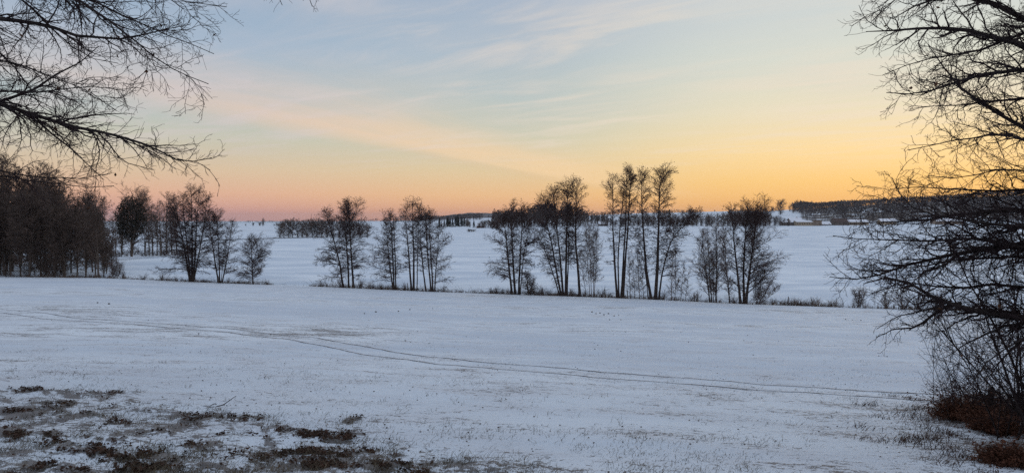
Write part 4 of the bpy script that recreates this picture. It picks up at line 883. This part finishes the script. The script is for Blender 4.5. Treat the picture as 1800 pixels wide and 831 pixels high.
near_tree('overhanging_tree', 'large bare tree reaching in from the left edge with drooping twiggy branches', LT, 10.5, [
    ([(LT, 20), (-120, 24), (0, 30), (71, 38), (135, 63), (198, 60), (278, 48), (340, 36)], .055, -.6),
    ([(LT, 230), (-100, 196), (0, 183), (40, 175), (79, 147), (119, 135), (151, 107), (178, 86)], .055, .5),
    ([(LT, 150), (-100, 172), (8, 185), (71, 210), (119, 226), (187, 238), (238, 262), (286, 282), (341, 296), (368, 282)], .050, -.8),
    ([(LT, -150), (-60, -60), (20, 0), (63, 36), (100, 75), (130, 110), (165, 125), (205, 128)], .038, 1.2),
    ([(LT, -190), (0, -60), (115, 0), (159, 24), (206, 67), (254, 95), (310, 127), (349, 151), (376, 160)], .040, -1.0),
    ([(LT, -220), (50, -70), (131, 0), (180, 14), (222, 36), (254, 52), (300, 66), (360, 90), (380, 100)], .040, .6),
    ([(LT, -260), (120, -80), (200, -40), (260, -10), (320, 8), (370, 14), (388, 22)], .036, -.4),
    ([(LT, 130), (-80, 155), (0, 159), (99, 161), (179, 151), (225, 165)], .026, -1.4),
    ([(LT, 290), (-100, 278), (0, 282), (71, 298), (140, 296), (195, 288)], .028, .9),
    ([(0, 184), (56, 206), (103, 254), (131, 282), (158, 312), (172, 324)], .022, -.5),
    ([(LT, 320), (-60, 308), (40, 308), (100, 318), (160, 330), (200, 322)], .028, 1.3),
    ([(LT, -60), (-120, -10), (-20, 60), (50, 130), (85, 190), (130, 215), (165, 228)], .028, 1.6),
    ([(LT, 60), (-90, 85), (0, 102), (60, 118), (120, 140), (170, 170), (195, 190)], .024, -1.6),
    ([(LT, -420), (100, -330), (330, -190), (470, -90), (486, -45), (490, -12), (500, 8)], .020, .8),
    ([(330, -190), (460, -130), (528, -60), (534, -30), (540, -4), (552, 14)], .012, .8),
], 401, .26, 1, .98, -.04, 90)
RT = 2120
near_tree('overhanging_tree', 'large bare tree leaning in from the right edge with dense sweeping branches', RT, 10.0, [
    ([(RT, 190), (1900, 130), (1800, 96), (1764, 76), (1713, 63), (1660, 54), (1600, 60), (1545, 56)], .080, -.5),
    ([(RT, 120), (1900, 70), (1800, 30), (1754, 0), (1700, -22), (1640, -26), (1590, -8), (1560, 10)], .085, .7),
    ([(RT, 110), (1900, 112), (1800, 114), (1724, 124), (1683, 150), (1640, 158), (1592, 162), (1545, 152)], .050, -.9),
    ([(RT, 330), (1900, 262), (1800, 228), (1754, 197), (1703, 172), (1673, 147), (1655, 110), (1640, 85)], .062, .5),
    ([(RT, 260), (1900, 250), (1800, 243), (1774, 228), (1724, 243), (1660, 252), (1602, 263)], .034, -1.1),
    ([(RT, 380), (1900, 345), (1800, 329), (1720, 326), (1653, 324), (1600, 318), (1556, 326)], .036, .9),
    ([(RT, 430), (1900, 398), (1800, 405), (1740, 402), (1660, 398), (1590, 384), (1550, 352), (1552, 330)], .042, -1.0),
    ([(RT, 450), (1900, 425), (1800, 416), (1711, 436), (1633, 439), (1556, 462), (1500, 474), (1450, 470)], .060, .2),
    ([(RT, 420), (1900, 385), (1800, 372), (1700, 380), (1620, 395), (1550, 400), (1490, 402)], .046, 1.1),
    ([(RT, 620), (1900, 575), (1800, 556), (1742, 543), (1670, 527), (1623, 509), (1602, 488), (1560, 478), (1520, 490)], .085, -.4),
    ([(1690, 532), (1660, 545), (1640, 562), (1610, 580), (1575, 580), (1545, 598)], .026, .3),
    ([(RT, 500), (1900, 455), (1800, 438), (1720, 420), (1640, 424), (1560, 418), (1495, 424), (1458, 412)], .040, -.6),
    ([(1672, 528), (1642, 538), (1605, 548), (1575, 562), (1550, 578)], .018, .2),
    ([(1830, 566), (1760, 580), (1705, 600), (1668, 628)], .026, -.4),
    ([(1850, 570), (1790, 600), (1745, 640), (1715, 672)], .024, .4),
    ([(1742, 545), (1700, 556), (1665, 580), (1640, 585)], .018, -.2),
    ([(RT, 540), (1900, 505), (1800, 493), (1722, 501), (1650, 505), (1608, 498), (1560, 500), (1530, 520)], .042, .7),
    ([(RT, 480), (1900, 462), (1800, 455), (1720, 462), (1650, 472), (1590, 470), (1540, 480)], .040, 1.4),
    ([(RT, 20), (1960, -30), (1850, -60), (1740, -60), (1650, -40), (1580, -20), (1535, 30)], .050, -.8),
    ([(RT, 0), (1900, 30), (1800, 60), (1720, 98), (1660, 100), (1600, 108), (1560, 130)], .040, 1.3),
    ([(RT, 200), (1900, 182), (1800, 178), (1720, 190), (1650, 200), (1590, 205)], .036, 1.0),
    ([(RT, 300), (1900, 296), (1820, 290), (1770, 276), (1720, 292), (1670, 300), (1620, 290)], .030, -.3),
    ([(RT, 640), (1900, 610), (1810, 600), (1760, 625), (1720, 660), (1690, 700)], .030, -1.2),
], 402, .34, -1, 1.2, -.012, 80)

# ------------------------------------------------------------------ thicket at the lower right
def thicket(name, label, px_, Y, n, h, seed, lean, mat, r=.014, group=None):
    rng = np.random.default_rng(seed); X = (px_ - CX) / F * Y; z = gz(X, Y); root = empty(name, (X, Y, z)); tag(root, label, 'shrub', group)
    p0 = np.stack([X + rng.normal(0, .28, n), Y + rng.normal(0, .35, n), np.full(n, z)], 1); p0[:, 2] = ground_z(p0[:, 0], p0[:, 1]) - .03
    d = np.stack([rng.normal(lean, .28, n), rng.normal(0, .25, n), np.ones(n)], 1); P = march(p0, d, h * rng.uniform(.55, 1.15, n), 10, rng, .07, .01); R = np.linspace(1, .25, 10)[None] * rng.uniform(.5, 1.2, (n, 1)) * r
    for i_ in range(n): sm = MB(); sm.tubes(P[i_:i_ + 1], R[i_:i_ + 1], 5); sm.build('stem', M_oak_bark, root, (X, Y, z))
    mb = MB(); s, rr = grow(P, R, 8.5, rng, .1, 1, .30, (20, 50), 7, .13, .02, .2, .6, .007, .0028, .2, .75, .5); mb.tubes(s, rr, 3)
    s2, r2 = grow(s, rr, 9, rng, .1, 1, .5, (25, 60), 4, .18, .01, .2, .7, .004, .0022, .1, .45); mb.tubes(s2, r2, 3); mb.build('twigs', mat, root, (X, Y, z)); return root
thicket('thicket_shrub', 'tangled thicket of dark bare stems at the lower right edge', 1800, 11.0, 14, 2.7, 501, -.10, M_near_twig, .019)
thicket('thicket_shrub', 'thin upright bare shrub left of the tangled lower-right thicket', 1730, 12.6, 12, 2.0, 502, -.05, M_near_twig, .009)
thicket('thicket_shrub', 'bare shrub outside the right edge beside the thicket', 1890, 10.0, 10, 3.0, 503, -.12, M_near_twig, .022)
thicket('thicket_shrub', 'low spray of thin stems rising from the reddish bracken clump', 1700, 13.2, 6, 1.0, 504, -.2, M_near_twig, .006)
def clump(name, label, px_, py_, wid, hgt, n, seed, mat, cat='bracken'):
    rng = np.random.default_rng(seed); g = hit([px_], [py_])[0]; X, Y = g; w = wid / F * Y; z = gz(X, Y); root = empty(name, (X, Y, z)); tag(root, label, cat)
    x = X + rng.normal(0, w * .30, n); y = Y + rng.normal(0, w * .26, n); zz = ground_z(x, y); hh_ = hgt / F * Y * np.exp(-((x - X) / (w * .42)) ** 2) * rng.uniform(.45, 1.1, n)
    a = rng.uniform(0, 6.28, n); P = march(np.stack([x, y, zz], 1), np.stack([np.cos(a) * .8, np.sin(a) * .8, np.full(n, 1.1)], 1), hh_ * 1.5 + .05, 6, rng, .14, -.16)
    m = MB(); m.tubes(P, np.linspace(.004, .002, 6)[None].repeat(n, 0), 3); tag(m.build('stems', mat, root, (X, Y, z)), kind='stuff')
    s = lerp_along(P, np.repeat(np.arange(n), 9), rng.uniform(.2, 1, n * 9)) + rng.normal(0, .02, (n * 9, 3)); l = MB(); add_leaves(l, s, rng, .009, .026, .7); tag(l.build('fronds', mat, root, (X, Y, z)), kind='stuff')
clump('bracken_clump', 'reddish-brown bracken clump at the left foot of the lower-right thicket', 1697, 738, 62, 55, 620, 601, M_bracken)
clump('bracken_clump', 'dark brown bracken in front of the leaning post stump', 1758, 762, 66, 38, 480, 602, M_bracken)
clump('bracken_clump', 'low reddish bracken nearest the bottom right corner', 1785, 818, 78, 34, 480, 603, M_bracken)
clump('bracken_clump', 'brown bracken right behind the old post stump', 1780, 735, 60, 60, 480, 604, M_litter)
# old broken post
g = hit([1741], [742])[0]; X, Y = g; z = gz(X, Y); m = MB(); hgt = 62 / F * Y
P = np.array([[[0, 0, -.15], [.02, 0, hgt * .35], [.045, 0, hgt * .7], [.07, .0, hgt * .97], [.075, 0, hgt]]]); m.tubes(P, np.array([[.062, .058, .056, .045, .012]]), 9)
o = m.build('broken_post', M_oak_bark); o.location = (X, Y, z); tag(o, 'leaning weathered post stump standing in the lower-right thicket', 'post')

# ------------------------------------------------------------------ near ground: litter, tufts, stick
rng = np.random.default_rng(900)
def scatter(n, u0, u1, v0, v1, pw=1.0):
    u = rng.uniform(u0, u1, n); v = v0 + (v1 - v0) * rng.uniform(0, 1, n) ** pw; g = hit(u, v); return u, v, g[:, 0], g[:, 1]
u, v, X, Y = scatter(110000, 0, 760, 672, 845); t = thin_mask(u, v); nz = fbm(X * 4, Y * 4, 3, 12)
k = (t > .46) & (rng.uniform(0, 1, len(u)) < np.clip((t - .42) * 1.5, 0, 1) * np.clip((nz - .38) * 5, 0, 1)); x, y = X[k], Y[k]
mb = MB(); add_leaves(mb, np.stack([x, y, ground_z(x, y) + .02 + rng.uniform(-.012, .028, len(x))], 1), rng, .009, .026, .35)
tag(mb.build('leaf_litter', M_litter), 'dark brown fallen leaves in bare patches at the lower left', 'leaves', kind='stuff')
# grass tufts: bunches of blades
def tufts(ux, uy, nb, hr, wr, sp, name, label, mat):
    X_ = np.repeat(ux, nb) + rng.normal(0, sp, len(ux) * nb); Y_ = np.repeat(uy, nb) + rng.normal(0, sp, len(ux) * nb); n = len(X_)
    mb = MB(); blades(mb, X_, Y_, ground_z(X_, Y_) + .01, rng.uniform(*hr, n), np.full(n, wr), rng, (.5, .0), .9); return tag(mb.build(name, mat), label, 'grass', kind='stuff')
u, v, X, Y = scatter(6000, -20, 1150, 676, 845); t = thin_mask(u, v); k = rng.uniform(0, 1, len(u)) < np.clip(t * 1.5, .03, .9) * np.clip(vnoise(X * 1.7, Y * 1.7, 5) * 2 - .35, .05, 1)
tufts(X[k], Y[k], 8, (.025, .11), .0055, .07, 'grass_tufts', 'straggly winter grass poking through thin snow at the lower left', M_tuft)
u, v, X, Y = scatter(9000, -20, 1800, 600, 845, 1.0); k = rng.uniform(0, 1, len(u)) < np.clip(fbm(X * .55, Y * 1.1, 3, 66) * 5 - 2.25, .03, 1) * .75
tufts(X[k], Y[k], 5, (.015, .07), .006, .09, 'stubble', 'short stubble poking through the snow of the near field', M_tuft)
# clods and weeds: dark dots strewn over the field
u, v, X, Y = scatter(1300, -20, 1700, 540, 845, .8); k = rng.uniform(0, 1, len(u)) < np.clip(fbm(X * .3, Y * .6, 3, 99) * 5 - 2.0, .05, 1); x, y = X[k], Y[k]
mb = MB(); s = rng.uniform(.005, .012, (len(x), 1, 1)) * (1 + (y[:, None, None] > 25) * .8); Vv = np.stack([x, y, ground_z(x, y) + .012], 1)[:, None] + OCT_V[None] * s * [1.6, 1.2, .7]; mb.tris(Vv, OCT_F[None] + np.arange(len(x))[:, None, None] * 6)
cl = [(1041, 549), (1048, 552), (1055, 551), (1062, 554), (1070, 552), (1080, 556), (1088, 555), (1092, 563), (1072, 563), (640, 552), (660, 549), (700, 548), (720, 545), (760, 543), (170, 533), (190, 535), (1488, 562), (1500, 563), (1515, 564)]
g = hit([c[0] for c in cl], [c[1] for c in cl]); Vv = np.stack([g[:, 0], g[:, 1], ground_z(g[:, 0], g[:, 1]) + .04], 1)[:, None] + OCT_V[None] * rng.uniform(.03, .065, (len(cl), 1, 1)) * [1.5, 1, .7]; mb.tris(Vv, OCT_F[None] + np.arange(len(cl))[:, None, None] * 6)
tag(mb.build('soil_clods', M_litter), 'dark soil clods and weeds strewn on the snow', 'soil', kind='stuff')
# withered weeds lying along the lower right of the field
u = np.array([1585, 1600, 1625, 1640, 1610, 1650, 1665, 1690, 1630, 1655, 1680, 1700, 1640, 1668, 1600, 1622]); v = np.array([700, 716, 735, 760, 748, 775, 765, 790, 722, 745, 802, 810, 790, 820, 725, 772]); g = hit(u, v)
g = np.concatenate([g, g + rng.normal(0, .5, g.shape), g + rng.normal(0, .9, g.shape)]); tufts(g[:, 0], g[:, 1], 34, (.03, .14), .010, .13, 'withered_weeds', 'dark withered weeds lying on snow left of the lower-right bracken', M_litter)
# fallen stick
g = hit([366], [716])[0]; X, Y = g; g2 = hit([388], [718])[0]
root = empty('fallen_stick', (X, Y, gz(X, Y))); tag(root, 'thin curved forked stick lying on the snow above the lower-left leaf patches', 'stick')
pz = lambda dx_, dz_, dy_=0: (X + dx_, Y + dy_, gz(X + dx_, Y + dy_) + .01 + dz_)
k_ = Y / F
A = polyline([pz(-12 * k_, 0), pz(0, .0), pz(5 * k_, 3 * k_), pz(8 * k_, 5 * k_), pz(12 * k_, 4 * k_)], 12); B = polyline([pz(12 * k_, 0), pz(24 * k_, 3 * k_), pz(36 * k_, 12 * k_), pz(40 * k_, 15 * k_), pz(47 * k_, 20 * k_)], 12)
m = MB(); m.tubes(np.array([A]), np.linspace(.004, .007, 12)[None], 5); m.build('twig', M_near_twig, root, (X, Y, gz(X, Y))); m = MB(); m.tubes(np.array([B]), np.linspace(.009, .004, 12)[None], 5); m.build('twig', M_near_twig, root, (X, Y, gz(X, Y)))

# ------------------------------------------------------------------ cold evening air
HAZE = 6.0e-5
m = MB(); m.box(-7000, 7000, -300, 12500, -16, 135); hz = m.build('haze', simple('unused', (0, 0, 0), (0, 0, 0)), smooth=False)
hm = bpy.data.materials.new('haze_air'); hm.use_nodes = True; n = hm.node_tree; n.nodes.clear(); vo = n.nodes.new('ShaderNodeVolumePrincipled'); ou = n.nodes.new('ShaderNodeOutputMaterial')
vo.inputs['Color'].default_value = (.72, .78, .90, 1); vo.inputs['Density'].default_value = HAZE; vo.inputs['Anisotropy'].default_value = .2
n.links.new(vo.outputs[0], ou.inputs['Volume']); hz.data.materials.clear(); hz.data.materials.append(hm)
bpy.data.materials.remove(bpy.data.materials['unused'])
tag(hz, 'thin cold evening haze over the fields', 'haze', kind='stuff')
print('TRIS', sum(sum(len(p.vertices) - 2 for p in me.polygons) if len(me.polygons) < 1 else int(len(me.loops) - 2 * len(me.polygons)) for me in bpy.data.meshes))
